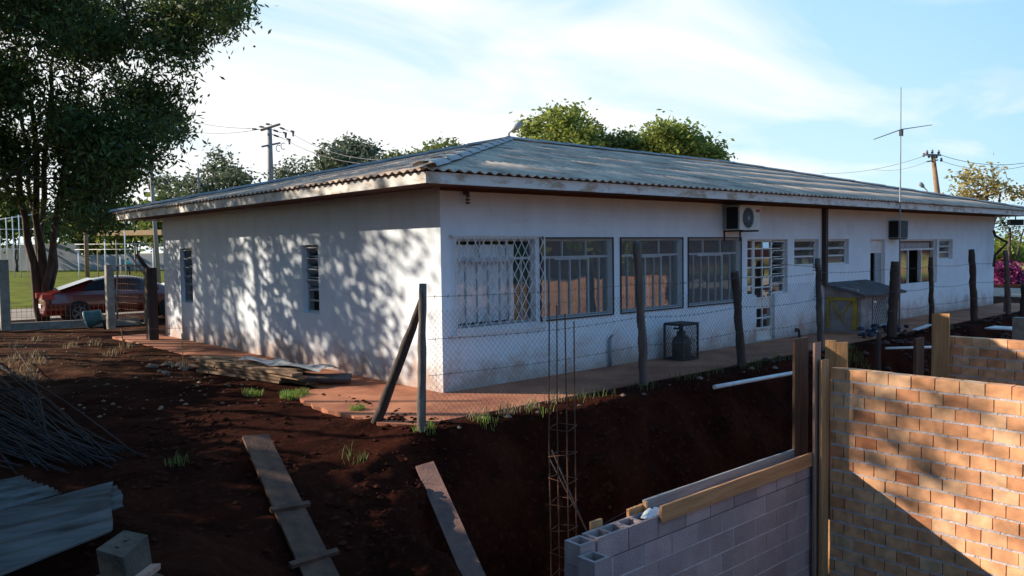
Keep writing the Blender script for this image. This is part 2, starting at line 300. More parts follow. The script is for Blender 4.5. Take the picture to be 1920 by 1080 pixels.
def brickmat():
    m, N, L, P = newmat('fired_clay_brick'); P.inputs['Roughness'].default_value = .9; P.inputs['Specular IOR Level'].default_value = .2
    g = N.new('ShaderNodeNewGeometry'); cr = N.new('ShaderNodeValToRGB'); L.new(g.outputs['Random Per Island'], cr.inputs[0])
    e = cr.color_ramp.elements; e[0].color = (.58, .22, .10, 1); e[0].position = 0; e[1].color = (.76, .47, .28, 1); e[1].position = 1
    for p, c in ((.10, (.66, .30, .15, 1)), (.4, (.72, .35, .18, 1)), (.75, (.76, .39, .20, 1))):
        q = e.new(p); q.color = c
    nz = N.new('ShaderNodeTexNoise'); nz.inputs['Scale'].default_value = 7; nz.inputs['Detail'].default_value = 6; L.new(g.outputs['Position'], nz.inputs[0])
    mr = N.new('ShaderNodeMapRange'); L.new(nz.outputs[0], mr.inputs[0]); mr.inputs[1].default_value = .3; mr.inputs[2].default_value = .7; mr.inputs[3].default_value = .66; mr.inputs[4].default_value = 1.18
    hs = N.new('ShaderNodeHueSaturation'); L.new(mr.outputs[0], hs.inputs['Value']); L.new(cr.outputs[0], hs.inputs['Color']); L.new(hs.outputs[0], P.inputs['Base Color'])
    mp = N.new('ShaderNodeMapping'); mp.inputs['Scale'].default_value = (1, 1, 9); L.new(g.outputs['Position'], mp.inputs[0])
    n2 = N.new('ShaderNodeTexNoise'); n2.inputs['Scale'].default_value = 14; n2.inputs['Detail'].default_value = 4; L.new(mp.outputs[0], n2.inputs[0])
    b = N.new('ShaderNodeBump'); b.inputs['Strength'].default_value = .35; b.inputs['Distance'].default_value = .01; L.new(n2.outputs[0], b.inputs['Height']); L.new(b.outputs[0], P.inputs['Normal'])
    return m
M['brick'] = brickmat()
M['block'] = mat('concrete_block', (.40, .29, .275), (.28, .21, .205), rough=.95, scale=3, bump=.5, bscale=60, island=.13)
M['bark'] = mat('bark', (.12, .09, .065), (.05, .036, .028), rough=.95, scale=3, bump=.8, bscale=12, stretch=(3, 3, .7))
M['leafdark'] = leafmat('leaf_dark', (.11, .145, .035), (.018, .036, .013), .3)
M['leafmid'] = leafmat('leaf_mid', (.14, .18, .045), (.055, .085, .024), .35)
M['leafbright'] = leafmat('leaf_bright', (.24, .29, .055), (.085, .12, .026), .4)
M['leafyellow'] = leafmat('leaf_yellow', (.40, .30, .08), (.20, .18, .06), .4)
M['leafgrey'] = leafmat('leaf_grey', (.12, .15, .09), (.06, .08, .05), .35)
M['magenta'] = leafmat('magenta_bloom', (.22, .02, .10), (.07, .012, .04), .3)
M['grass'] = leafmat('grass_blade', (.20, .30, .06), (.08, .15, .03), .35)
M['carpaint'] = mat('car_paint', (.15, .008, .008), (.12, .006, .006), rough=.25, scale=1, bump=0, spec=.6)
M['carpaint'].node_tree.nodes['Principled BSDF'].inputs['Coat Weight'].default_value = .6
M['carwhite'] = mat('car_paint_white', (.7, .7, .7), rough=.3, bump=0)
M['carglass'] = mat('car_glass', (.03, .035, .045), rough=.08, bump=0, spec=.8)
M['tyre'] = mat('tyre_rubber', (.02, .02, .02), rough=.8, bump=.1)
M['rim'] = mat('alloy_rim', (.20, .20, .21), rough=.35, metal=.6, bump=0)
M['tail'] = mat('tail_lamp', (.55, .05, .03), rough=.2, bump=0, spec=.6)
M['teal'] = mat('teal_plastic', (.06, .14, .14), rough=.5, bump=0)
M['tealrim'] = mat('pale_rim', (.5, .58, .57), rough=.5, bump=0)
M['yellow'] = mat('yellow_paint', (.50, .36, .03), (.30, .20, .03), rough=.6, scale=8, bump=.1)
M['shedwall'] = mat('shed_render', (.40, .37, .36), (.20, .165, .15), rough=.9, scale=2, bump=.3)
M['shedroof'] = mat('shed_roof', (.135, .12, .12), (.07, .06, .06), rough=.9, scale=4, bump=.3)
M['gas'] = mat('gas_cylinder', (.10, .09, .07), (.05, .045, .04), rough=.5, scale=6, bump=.05)
M['greywall'] = mat('far_wall', (.36, .38, .43), (.26, .27, .32), scale=.4, bump=0)
M['tanroof'] = mat('tan_roof', (.45, .30, .16), (.35, .22, .12), scale=2, bump=.1)
M['pole'] = mat('utility_concrete', (.30, .27, .24), (.22, .2, .18), scale=3, bump=.1)
M['polewood'] = mat('utility_wood', (.30, .19, .11), (.2, .12, .07), scale=3, bump=.2)
M['insul'] = mat('insulator', (.16, .14, .16), rough=.4, bump=0)
M['asphalt'] = mat('asphalt', (.075, .07, .068), (.045, .042, .04), scale=3, bump=.4, bscale=50)
M['path'] = mat('pale_path', (.36, .30, .25), (.25, .19, .15), scale=1.5, bump=.2)
M['stone'] = mat('rubble', (.24, .17, .13), (.11, .065, .045), scale=6, bump=.5, island=.4)
M['tile'] = mat('roof_tile', (.42, .25, .15), (.22, .12, .08), scale=6, bump=.3, island=.25)
M['skin'] = mat('skin', (.25, .14, .09), rough=.6, bump=0)
M['cyan'] = mat('cyan_cloth', (.12, .50, .50), rough=.8, bump=0)
M['navy'] = mat('navy_cloth', (.02, .025, .05), rough=.8, bump=0)
M['bluetarp'] = mat('blue_tarp', (.03, .045, .08), (.02, .02, .03), rough=.6, bump=.3)
# ------------------------------------------------------------------ ground
def sstep(a, b, x): t = np.clip((x-a)/(b-a), 0, 1); return t*t*(3-2*t)
_ph = RNG.uniform(0, 6.28, (40, 3)); _dir = RNG.normal(size=(40, 2)); _dir /= np.linalg.norm(_dir, axis=1)[:, None]
def wob(x, y, f0=.5, oct=5, amp=1.):
    s = 0; k = 0
    for o in range(oct):
        f = f0*2**o
        for j in range(5):
            s = s + amp*.5**o*np.sin((x*_dir[k % 40, 0]+y*_dir[k % 40, 1])*f*(1+.17*j)+_ph[k % 40, 0]+1.3*o)*.35
            k += 1
    return s
def hgt(x, y):
    x = np.asarray(x, float); y = np.asarray(y, float)
    yc = -2.02+.10*wob(x, x*0, 1.2, 4)
    d = yc-y+.07*wob(x*1.0, y*2.2, 3.5, 4)*sstep(.0, .25, yc-y)
    zA = np.interp(d, [0, .12, .5, .72, 1.05, 3, 60], [0, -.16, -.62, -.95, -2.6, -2.9, -2.9])
    d2 = -.9-y+.15*wob(x, y*0, .9, 4)
    zB = np.interp(d2, [0, 1.2, 3.0, 4.0, 60], [0, -.16, -.66, -2.6, -2.9])
    w_ = sstep(-3.0, -1.5, x); z = zB*(1-w_)+zA*w_
    wl = sstep(-5.3, -4.4, x+.15*wob(y, y*0, 1.1, 3)); z = z*wl
    z = z*(1-sstep(24, 27, x))
    z = np.where(y < -12, z*(1-sstep(-15, -12, y)[()]*0)*np.clip((y+17)/5, 0, 1), z)
    rough_ = .22+.78*sstep(.05, .6, -z)
    near = np.exp(-np.maximum(0, np.hypot(x, y)-30)/20)
    flat = (1-sstep(-.25, .05, np.minimum(x+1.25, y+1.75)))     # calm under the slab
    z = z + rough_*near*(.13*wob(x, y, 2.0, 6)+.035*wob(y+3, x, 13., 3))*np.where((x > -1.2) & (y > -1.7) & (x < 24), 0, flat)
    dd = np.hypot(x-5, y)
    z = z - .09*sstep(9, 16, y)*np.exp(-np.maximum(0, y-20)/30)
    z = z + sstep(170, 420, dd)*np.where(y < 60, 9.0, 2.0)*(1+.3*np.sin(x*.01))
    return z
def axis(lo, hi, f0, f1, step, grow=1.22):
    a = list(np.arange(f0, f1, step)); s = step
    while a[-1] < hi: s *= grow; a.append(a[-1]+s)
    s = step; b = []
    c = f0
    while c > lo: s *= grow; c -= s; b.append(c)
    return np.array(b[::-1]+a)
gx = axis(-900, 900, -7.5, 13, .06); gy = axis(-900, 900, -6.0, 9, .05)
X, Y = np.meshgrid(gx, gy); Z = hgt(X, Y)
nx, ny = len(gx), len(gy)
me = bpy.data.meshes.new('ground'); V = np.stack([X.ravel(), Y.ravel(), Z.ravel()], 1)
ii = (np.arange(ny-1)[:, None]*nx+np.arange(nx-1)[None, :]).ravel()
F = np.stack([ii, ii+1, ii+nx+1, ii+nx], 1)
def fastmesh(me, V, F, smooth=False):
    k = F.shape[1]
    me.vertices.add(len(V)); me.vertices.foreach_set('co', V.astype(np.float32).ravel())
    me.loops.add(F.size); me.loops.foreach_set('vertex_index', F.astype(np.int32).ravel())
    me.polygons.add(len(F)); me.polygons.foreach_set('loop_start', np.arange(0, F.size, k, dtype=np.int32))
    me.polygons.foreach_set('use_smooth', [smooth]*len(F)); me.update(calc_edges=True)
fastmesh(me, V, F, True); me.materials.append(M['soil'])
g_ = bpy.data.objects.new('ground', me); col.objects.link(g_); g_['kind'] = 'structure'
def H(x, y): return float(hgt(np.array([x]), np.array([y]))[0])
def snap(px, py, z0=0.):          # where a line of sight meets the ground
    v = _f + (px-960)/FOC*CR - (py-540)/FOC*CU
    for t in np.arange(3, 60, .02):
        p = CAM+t*v
        if p[2] < H(p[0], p[1]): return tuple(p)
    return tuple(CAM+30*v)
# walkway slab round the building
mb = MB(); mb.box(-1.05, 0-.002, -1.5, 12.6, -.12, .012); mb.box(0-.002, 24.2, -1.5, 0-.002, -.12, .014)
rs = random.Random(6); lp = []; n_ = 26
for i in range(n_+1): lp.append((-1.45-.30*abs(math.sin(math.pi*i/n_))**.6+rs.uniform(-.07, .05)-.05, -1.5+3.2*i/n_))
vs = [(x, y, .010) for x, y in lp]+[(-1.05, y, .0105) for x, y in lp]+[(x, y, -.2) for x, y in lp]
mb.add(vs, [(i, n_+1+i, n_+2+i, i+1) for i in range(n_)]+[(i+1, 2*n_+3+i, 2*n_+2+i, i) for i in range(n_)])
tag(mesh_obj('walkway', mb, M['slab']), kind='structure')
mb = MB().box(-40, 60, 21.2, 27.5, -.3, -.02); tag(mesh_obj('street', mb, M['path']), kind='structure')
mb = MB().box(27.5, 34, -60, 19, -.5, .03); tag(mesh_obj('road', mb, M['path']), kind='structure')
# ------------------------------------------------------------------ the building
LX, LY, HW = 23.17, 11.77, 3.0
bd = thing('school_building', 'long low white building with red-dusted walls under a grey corrugated hipped roof', 'building', (11.5, 6, 0))
def wallgrid(mb, a0, a1, z0, z1, ops, th, axis_):
    """wall in pieces round its openings; axis_ 'x': runs along x at y 0..th, 'y': runs along y at x 0..th"""
    us = sorted({a0, a1, *[o[0] for o in ops], *[o[1] for o in ops]})
    for u0, u1 in zip(us, us[1:]):
        if u1-u0 < 1e-6: continue
        zs = [z0]
        for o in sorted([o for o in ops if o[0] < (u0+u1)/2 < o[1]], key=lambda o: o[2]): zs += [o[2], o[3]]
        zs.append(z1)
        for k in range(0, len(zs), 2):
            if zs[k+1]-zs[k] > 1e-4:
                if axis_ == 'x': mb.box(u0, u1, 0, th, zs[k], zs[k+1])
                else: mb.box(0, th, u0, u1, zs[k], zs[k+1])
W = dict(W1=(.26, 1.88, .93, 2.25), W2=(2.0, 3.73, .95, 2.25), W3=(3.97, 5.76, .95, 2.25), W4=(5.97, 7.78, .95, 2.25),
         S1=(8.05, 8.41, 1.03, 2.23), D1=(8.41, 9.16, .03, 2.23), S2=(9.16, 9.70, 1.03, 2.23), W5=(9.99, 11.13, 1.61, 2.23), W6=(11.56, 12.66, 1.61, 2.23),
         D2=(13.86, 14.74, .05, 2.22), W7=(15.64, 18.28, .93, 2.21), W8=(18.43, 19.48, 1.61, 2.21))
mb = MB(); wallgrid(mb, 0, LX, -.15, HW, list(W.values()), .16, 'x')
part('front_wall', mb, M['wall'], bd)
LW = dict(A=(3.66, 4.28, .98, 2.22), B=(9.80, 10.60, .92, 2.22))
mb = MB(); wallgrid(mb, .163, LY, -.2, HW, list(LW.values()), .16, 'y')
part('side_wall', mb, M['wall'], bd)
mb = MB(); mb.box(.163, LX, LY-.16, LY+.003, -.2, HW); mb.box(LX-.16, LX+.003, .163, LY-.163, -.2, HW)
part('rear_wall', mb, M['wall'], bd)
mb = MB(); mb.box(.17, LX-.17, .17, LY-.17, -.1, .0); mb.box(.17, LX-.17, .17, LY-.17, 2.92, 2.97); mb.box(.17, LX-.17, 5.0, 5.1, 0, 2.92)
for x in (1.93, 7.9, 9.85, 13.3, 15.2, 18.36, 20): mb.box(x-.05, x+.05, .17, 5, 0, 2.92)
mb.box(.17, 1.88, 3.0, 3.1, 0, 2.92)
part('interior', mb, M['room'], bd)
# roof
EX0, EX1, EY0, EY1, EZ = -.92, LX+.92, -.92, LY+.92, 3.14
AX, AX2, AY, AZ = 6.52, LX-6.52, 5.88, 4.84
def roofpoint(x, y, side):
    if side == 'f': t = (y-EY0)/(AY-EY0)
    elif side == 'b': t = (EY1-y)/(EY1-AY)
    elif side == 'l': t = (x-EX0)/(AX-EX0)
    else: t = (EX1-x)/(EX1-AX2)
    return EZ+t*(AZ-EZ)
def roofslope(mb, side, pitch=.177, per=8, amp=.018):
    rows = 5
    if side in 'fb': lo, hi = EX0, EX1
    else: lo, hi = EY0, EY1
    n = int((hi-lo)/pitch*per)
    for r in range(rows):
        t0, t1 = r/rows, (r+1)/rows+.02; t1 = min(t1, 1)
        vs = []; fs = []
        for i in range(n+1):
            u = lo+(hi-lo)*i/n
            if side in 'fb':
                if u < AX: tm = (u-EX0)/(AX-EX0)
                elif u > AX2: tm = (EX1-u)/(EX1-AX2)
                else: tm = 1
            else:
                tm = (u-EY0)/(AY-EY0) if u < AY else (EY1-u)/(EY1-AY)
            dz = amp*math.cos(2*math.pi*u/pitch)
            for t in (t0, t1):
                tt = min(t, max(tm, 0)) if tm < t1 else t
                if side == 'f': p = (u, EY0+tt*(AY-EY0))
                elif side == 'b': p = (u, EY1-tt*(EY1-AY))
                elif side == 'l': p = (EX0+tt*(AX-EX0), u)
                else: p = (EX1-tt*(EX1-AX2), u)
                z = EZ+tt*(AZ-EZ)+dz+(0.014 if t == t0 and r else 0)
                vs += [(p[0], p[1], z+.004), (p[0], p[1], z-.006)]
        for i in range(n):
            a = 4*i; b = a+4
            fs += [(a, b, b+2, a+2), (a+1, a+3, b+3, b+1), (a, a+1, b+1, b)]
        mb.add(vs, fs, True)
mb = MB()
for s_ in 'fblr': roofslope(mb, s_)
rf = part('roof', mb, M['roof'], bd)
mb = MB()
def cap(mb, a, b, r=.13, n=8):
    a = Vector(a); b = Vector(b); d = (b-a).normalized(); sdir = d.cross(Vector((0, 0, 1))).normalized()
    vs = []; seg = int((b-a).length/1.1)+1
    for k in range(seg):
        p = a.lerp(b, k/seg); q = a.lerp(b, min(1, (k+1.06)/seg)); vs = []
        for P_, up in ((p, .018), (q, 0)):
            for i in range(n+1):
                th = math.pi*i/n; vs.append(P_+sdir*(r*1.25*math.cos(th))+Vector((0, 0, r*.55*math.sin(th)+up-.02)))
        mb.add(vs, [(i, i+1, n+2+i, n+1+i) for i in range(n)], True)
for a, b in (((EX0, EY0, EZ+.03), (AX, AY, AZ+.03)), ((EX0, EY1, EZ+.03), (AX, AY, AZ+.03)), ((AX, AY, AZ+.03), (AX2, AY, AZ+.03)), ((EX1, EY0, EZ+.03), (AX2, AY, AZ+.03)), ((EX1, EY1, EZ+.03), (AX2, AY, AZ+.03))): cap(mb, a, b)
part('ridge_cap', mb, M['cap'], rf)
mb = MB(); o_ = .855
mb.box(-o_, LX+o_, -o_, -o_+.03, 2.965, 3.115); mb.box(-o_, LX+o_, LY+o_-.03, LY+o_, 2.965, 3.115)
mb.box(-o_, -o_+.03, -o_+.032, LY+o_-.032, 2.965, 3.115); mb.box(LX+o_-.03, LX+o_, -o_+.032, LY+o_-.032, 2.965, 3.115)
part('fascia', mb, M['fascia'], bd)
mb = MB()
k = 0
for yy in np.arange(-o_+.035, -.005, .118): mb.box(-o_+.035, LX+o_-.035, yy, yy+.112, 3.0, 3.015)
for xx in np.arange(-o_+.035, -.005, .118): mb.box(xx, xx+.112, .0, LY+o_-.035, 3.003, 3.018)
mb.box(0, LX, -.004, -.03, 2.955, 2.999)
part('soffit', mb, M['soffit'], bd)
mb = MB(); mb.box(11.26, 11.37, -.11, -.012, 1.15, 2.955); part('downpipe', mb, M['pipe'], bd)
mb = MB(); mb.tube([(11.5, -.03, 2.96), (11.5, -.03, 1.2), (11.48, -.05, .3)], .014, 6); part('conduit', mb, M['framegrey'], bd)
# windows --------------------------------------------------
def frame_rect(mb, x0, x1, z0, z1, y, t=.035, d=.04):
    mb.box(x0, x1, y, y+d, z1-t, z1); mb.box(x0, x1, y, y+d, z0, z0+t); mb.box(x0, x0+t, y, y+d, z0+t, z1-t); mb.box(x1-t, x1, y, y+d, z0+t, z1-t)
def slider(name, x0, x1, z0, z1, screen=True):
    f = MB(); y = .075; frame_rect(f, x0, x1, z0, z1, y, .03, .05)
    zt = z1-.30
    f.box(x0+.03, x1-.03, y+.003, y+.045, zt-.02, zt+.02)
    for q in (1/3, 2/3): xx = x0+(x1-x0)*q; f.box(xx-.012, xx+.012, y+.006, y+.04, zt+.02, z1-.03)
    for q, t in ((.16, .012), (.30, .012), (.44, .026), (.58, .012), (.70, .034), (.86, .012)):
        xx = x0+(x1-x0)*q; f.box(xx-t/2, xx+t/2, y+.005, y+.042, z0+.03, zt-.02)
    f.box(x0+(x1-x0)*.22, x0+(x1-x0)*.70, y-.008, y+.002, zt-.045, zt+.005)
    w_ = part('window', f, M['frame'], bd)
    part('pane', MB().add([(x0+.03, y+.03, z0+.03), (x1-.03, y+.03, z0+.03), (x1-.03, y+.03, z1-.03), (x0+.03, y+.03, z1-.03)], [(0, 1, 2, 3)]), M['glass'] if screen else M['clearglass'], w_)
    if screen:
        s = MB(); frame_rect(s, x0-.03, x1+.03, z0-.035, z1+.03, -.022, .024, .018)
        part('screen_frame', s, M['dark'], w_)
        part('insect_screen', MB().add([(x0-.01, -.012, z0-.01), (x1+.01, -.012, z0-.01), (x1+.01, -.012, z1+.01), (x0-.01, -.012, z1+.01)], [(0, 1, 2, 3)]), M['screen'], w_)
    s = MB(); s.box(x0-.0, x1+.0, .002, .074, z0+.001, z0+.02); part('sill', s, M['framegrey'], w_)
    return w_
def curtain(parent, x0, x1, z0, z1, y, m, amp=.035, lam=.17):
    n = int((x1-x0)/.012); vs = []; rows = 6
    for r in range(rows+1):
        z = z1+(z0-z1)*r/rows
        for i in range(n+1):
            x = x0+(x1-x0)*i/n
            vs.append((x+.012*math.sin(r*1.3+x*9), y+amp*math.sin(2*math.pi*x/lam+.8*math.sin(5*x))*(.5+.5*r/rows), z))
    fs = [(r*(n+1)+i, r*(n+1)+i+1, (r+1)*(n+1)+i+1, (r+1)*(n+1)+i) for r in range(rows) for i in range(n)]
    return part('curtain', MB().add(vs, fs, True), m, parent)
w1 = slider('window', *W['W1'], screen=False)
curtain(w1, .30, 1.58, .98, 2.17, .185, M['curtain'])
curtain(w1, 1.60, 1.86, .98, 2.20, .20, M['greencurtain'])
g = MB(); gx0, gx1, gz0, gz1, gy_ = .21, 2.03, .83, 2.31, -.07
frame_rect(g, gx0, gx1, gz0, gz1, gy_-.006, .018, .014)
st = .155
def clipline(x0, z0, dx, dz):
    t0, t1 = -99, 99
    for p, d, a, b in ((x0, dx, gx0+.01, gx1-.01), (z0, dz, gz0+.01, gz1-.01)):
        u, v = (a-p)/d, (b-p)/d
        if u > v: u, v = v, u
        t0 = max(t0, u); t1 = min(t1, v)
    return (t0, t1) if t1 > t0+.01 else None
for k in range(-14, 26):
    for sg in (1, -1):
        X0 = gx0+k*st; c = clipline(X0, gz0 if sg == 1 else gz1, .62, 1.*sg)
        if c:
            a = (X0+.62*c[0], gy_+.002*sg, (gz0 if sg == 1 else gz1)+sg*c[0]); b = (X0+.62*c[1], gy_+.002*sg, (gz0 if sg == 1 else gz1)+sg*c[1]); g.bar(a, b, .009, .009)
for a, b in ((.21, .83), (2.02, .83), (.21, 2.30), (2.02, 2.30)): g.box(a-.06 if a < 1 else a, a+.005 if a < 1 else a+.05, gy_-.002, .0, b-.012, b+.012)
part('security_grille', g, M['white'], w1)
for k in ('W2', 'W3', 'W4'):
    w_ = slider('window', *W[k])
    x0, x1 = W[k][:2]
    if k == 'W3': curtain(w_, x0+.9, x0+1.25, 1.0, 1.55, .4, M['curtain'])
    part('cabinet', MB().box(x0+.9, x0+1.5, 1.6, 2.0, .02, 1.5), M['roomdark'], w_); part('desk_box', MB().box(x0+.3, x0+.75, .6, 1.1, .02, 1.35), M['roomdark'], w_)
# door with sidelight and opening light
f = MB(); yb = .085
x0, x1, z0, z1 = W['S1']; frame_rect(f, x0, x1, z0, z1, yb, .03)
for i in range(1, 6): z = z0+(z1-z0)*i/6; f.box(x0+.03, x1-.03, yb+.003, yb+.037, z-.013, z+.013)
sd = part('sidelight', f, M['white'], bd)
def pane(parent, x0, x1, z0, z1, y, m=None, tilt=0, name='pane', th=0):
    zc = (z0+z1)/2; h = (z1-z0)/2; c, s = math.cos(tilt), math.sin(tilt)
    v = [(x0, y-s*h*-1, zc-c*h), (x1, y-s*h*-1, zc-c*h), (x1, y+s*h*-1, zc+c*h), (x0, y+s*h*-1, zc+c*h)]
    return part(name, MB().add(v, [(0, 1, 2, 3)]), m or M['glass'], parent)
for i in range(6):
    h = (z1-z0)/6; pane(sd, x0+.03, x1-.03, z0+h*i+.014, z0+h*(i+1)-.014, yb+.02+.002*(i % 3), M['doorglass'], tilt=random.uniform(-.015, .015))
f = MB(); x0, x1, z0, z1 = W['D1']; frame_rect(f, x0, x1, z0, z1, yb-.01, .045, .05)
rows_ = [.36, .50, .66, .84, 1.03, 1.23, 1.43, 1.63, 1.83, 2.03]
rows_ = [z for z in (.30, .52, .74, .96, 1.19, 1.41, 1.62, 1.83, 2.03)]
for z in rows_: f.box(x0+.045, x1-.045, yb-.006, yb+.034, z-.014, z+.014)
f.box((x0+x1)/2-.013, (x0+x1)/2+.013, yb-.004, yb+.032, .30, z1-.045)
dr = part('door', f, M['white'], bd)
zz = rows_+[z1-.045]
for i in range(len(zz)-1):
    for a, b in ((x0+.045, (x0+x1)/2-.013), ((x0+x1)/2+.013, x1-.045)):
        if i == 2: part('panel', MB().box(a, b, yb+.01, yb+.02, zz[i]+.014, zz[i+1]-.014), M['white'], dr)
        else: pane(dr, a, b, zz[i]+.014, zz[i+1]-.014, yb+.015, M['doorglass'], tilt=random.uniform(-.02, .02))
part('kick_panel', MB().box(x0+.045, x1-.045, yb+.005, yb+.02, z0+.04, .286), M['fascia'], dr, 'rust stained lower panel')
part('handle', MB().tube([(x1-.03, yb-.01, 1.08), (x1-.03, yb-.06, 1.08), (x1-.13, yb-.06, 1.08)], .01, 6), M['dark'], dr)
def louvre(x0, x1, z0, z1, nop, nfix, m=M['frame'], ax='x', y=.09, tilt=.5, nm='window', vb=None):
    """framed window whose panes tilt outward on pivots"""
    f = MB()
    def mapc(mb):
        if ax == 'y': mb.v = [(v[1], v[0], v[2]) for v in mb.v]; mb.f = [tuple(reversed(q)) for q in mb.f]
        return mb
    frame_rect(f, x0, x1, z0, z1, y, .028, .04)
    if vb: f.box(x0+(x1-x0)*vb-.012, x0+(x1-x0)*vb+.012, y+.002, y+.035, z0+.028, z1-.028)
    w_ = part(nm, mapc(f), m, bd)
    n = nop+nfix; h = (z1-z0-.056)/n
    for i in range(n):
        a = z0+.028+h*i; b = a+h; tl = tilt if i >= nfix else 0
        zc = (a+b)/2; hh = h/2-.006; c, s = math.cos(tl), math.sin(tl)
        def P_(xx, k, dy=0): return (xx, y+.015-k*s*hh*-1*-1+dy, zc+k*c*hh)
        xa, xb = (x0+(x1-x0)*vb+.015 if vb else x0+.035), x1-.035
        e = MB()
        for k in (-1, 1): e.bar(P_(xa, k), P_(xb, k), .018, .018)
        for xx in (xa, xb): e.bar(P_(xx, -1), P_(xx, 1), .018, .018, up=(1, 0, 0))
        q = part('sash', mapc(e), m, w_)
        g2 = MB().add([P_(xa, -1), P_(xb, -1), P_(xb, 1), P_(xa, 1)], [(0, 1, 2, 3)])
        if ax == 'y': mapc(g2)
        o = mesh_obj('pane', g2, M['glass'], w_)
    return w_
louvre(*W['S2'], 5, 1, M['white'], tilt=.6)
louvre(*W['W5'], 2, 1, M['white'], tilt=.35); louvre(*W['W6'], 2, 1, M['white'], tilt=.35); louvre(*W['W8'], 2, 1, M['white'], tilt=.35)
louvre(*LW['A'], 4, 2, M['frame'], ax='y', y=.10, tilt=.55, vb=.22); louvre(*LW['B'], 4, 2, M['framegrey'], ax='y', y=.10, tilt=.45, vb=.22)
for nm, xx in (('W5', 0), ('W6', 0), ('W8', 0)):
    x0, x1, z0, z1 = W[nm]; part('blind', MB().box(x0+.03, x1-.03, .145, .155, z0+.0, z1-.02), mat('blind_'+nm, (.28, .34, .34), bump=0), bd)
# second door, half open, pale transom
x0, x1, z0, z1 = W['D2']; f = MB(); frame_rect(f, x0, x1, z0, z1, .08, .04, .05); f.box(x0+.04, x1-.04, .083, .125, 1.86, 1.90)
d2 = part('door', f, M['white'], bd)
part('transom', MB().box(x0+.04, x1-.04, .095, .105, 1.90, z1-.04), M['white'], d2, 'pale glazed panel above the door')
part('door_leaf', MB().box(x0+.46, x1-.04, .09, .12, z0+.04, 1.86), M['framegrey'], d2)
# wide window with a dark open middle
x0, x1, z0, z1 = W['W7']; f = MB(); frame_rect(f, x0, x1, z0, z1, .08, .045, .05)
for q in (.30, .64): xx = x0+(x1-x0)*q; f.box(xx-.025, xx+.025, .078, .125, z0+.045, z1-.3)
f.box(x0+.045, x1-.045, .082, .125, z1-.3, z1-.25)
w7 = part('window', f, M['white'], bd)
pane(w7, x0+.05, x0+(x1-x0)*.28, z0+.05, z1-.3, .10, M['doorglass']); pane(w7, x0+(x1-x0)*.66, x1-.05, z0+.05, z1-.3, .10, M['doorglass']); pane(w7, x0+.05, x1-.05, z1-.25, z1-.05, .10, M['glass'])
curtain(w7, x0+.06, x0+(x1-x0)*.30, z0+.05, z1-.08, .2, M['curtain'], .02); curtain(w7, x0+(x1-x0)*.64, x1-.06, z0+.05, z1-.08, .2, M['curtain'], .02)
curtain(w7, x0+(x1-x0)*.30, x0+(x1-x0)*.64, z1-.27, z1-.08, .2, M['curtain'], .02)
# corner bracket under the eave
mb = MB(); mb.box(.42, .45, -.13, -.012, 2.90, 2.955)
for z in (2.87, 2.82, 2.77): mb.lathe((.435, -.1, z), [(.012, .03), (.035, .02), (.035, 0), (.012, -.01)], 10)
solo('insulator_bracket', mb, M['insul'], 'small stacked insulator hanging under the eave by the near corner of the white wall', 'bracket')
# ------------------------------------------------------------------ air conditioners
def ac(x0, x1, z0, z1, y0, y1, label, face, fan=True):
    t = thing('air_conditioner', label, 'air conditioner', ((x0+x1)/2, y0, z0))
    c = MB(); c.box(x0, x1, y0, y1, z0, z1); bo = part('casing', c, M['acwhite'] if fan else M['framegrey'], t)
    s = MB(); s.box(x0-.004, x0-.001, y0+.04, y1-.02, z0+.02, z1-.02); part('side_vent', s, M['black'], t)
    if fan:
        cx, cz = x0+(x1-x0)*.40, (z0+z1)/2; r = (z1-z0)*.42
        g = MB(); n = 28
        ring = [(cx+r*math.cos(a), cz+r*math.sin(a)) for a in np.linspace(0, 2*math.pi, n, endpoint=False)]
        g.add([(cx, y0-.002, cz)]+[(a, y0-.002, b) for a, b in ring], [(0, 1+(i+1) % n, 1+i) for i in range(n)])
        part('fan_opening', g, M['black'], t)
        g = MB()
        for rr in (.25, .45, .65, .85, 1.0): g.tube([(cx+r*rr*math.cos(a), y0-.014, cz+r*rr*math.sin(a)) for a in np.linspace(0, 2*math.pi, 25)], .004, 4, False)
        for a in np.linspace(0, math.pi, 6, endpoint=False): g.bar((cx-r*math.cos(a), y0-.012, cz-r*math.sin(a)), (cx+r*math.cos(a), y0-.012, cz+r*math.sin(a)), .006, .006)
        g.tube([(cx, y0-.02, cz), (cx, y0-.004, cz)], r*.2, 12)
        part('fan_guard', g, M['framegrey'], t)
        part('sticker', MB().box(x1-.17, x1-.03, y0-.004, y0-.001, z1-.12, z1-.06), M['red'], t)
        b = MB()
        for xx in (x0+.08, x1-.1): b.bar((xx, y0-.02, z0-.02), (xx, -.002, z0-.02), .03, .03); b.bar((xx, -.01, z0-.22), (xx, -.01, z0-.02), .03, .02)
    else:
        g = MB(); g.box(x0+.01, x1-.01, y0-.01, y0-.001, z0+.01, z1-.01); part('grille', g, M['black'], t)
        b = MB(); b.bar((x0+.05, y0, z0-.02), (x0+.05, -.002, z0-.02), .03, .03); b.bar((x1-.05, y0, z0-.02), (x1-.05, -.002, z0-.02), .03, .03)
    part('bracket', b, M['dark'], t)
    return t
ac(7.10, 7.86, 2.42, 2.90, -.42, -.09, 'beige air conditioner with round fan grille on the white wall under the eave', 0)
ac(14.92, 15.42, 2.25, 2.72, -.30, -.002, 'dark boxy air conditioner on the white wall behind the tall antenna mast', 0, fan=False)
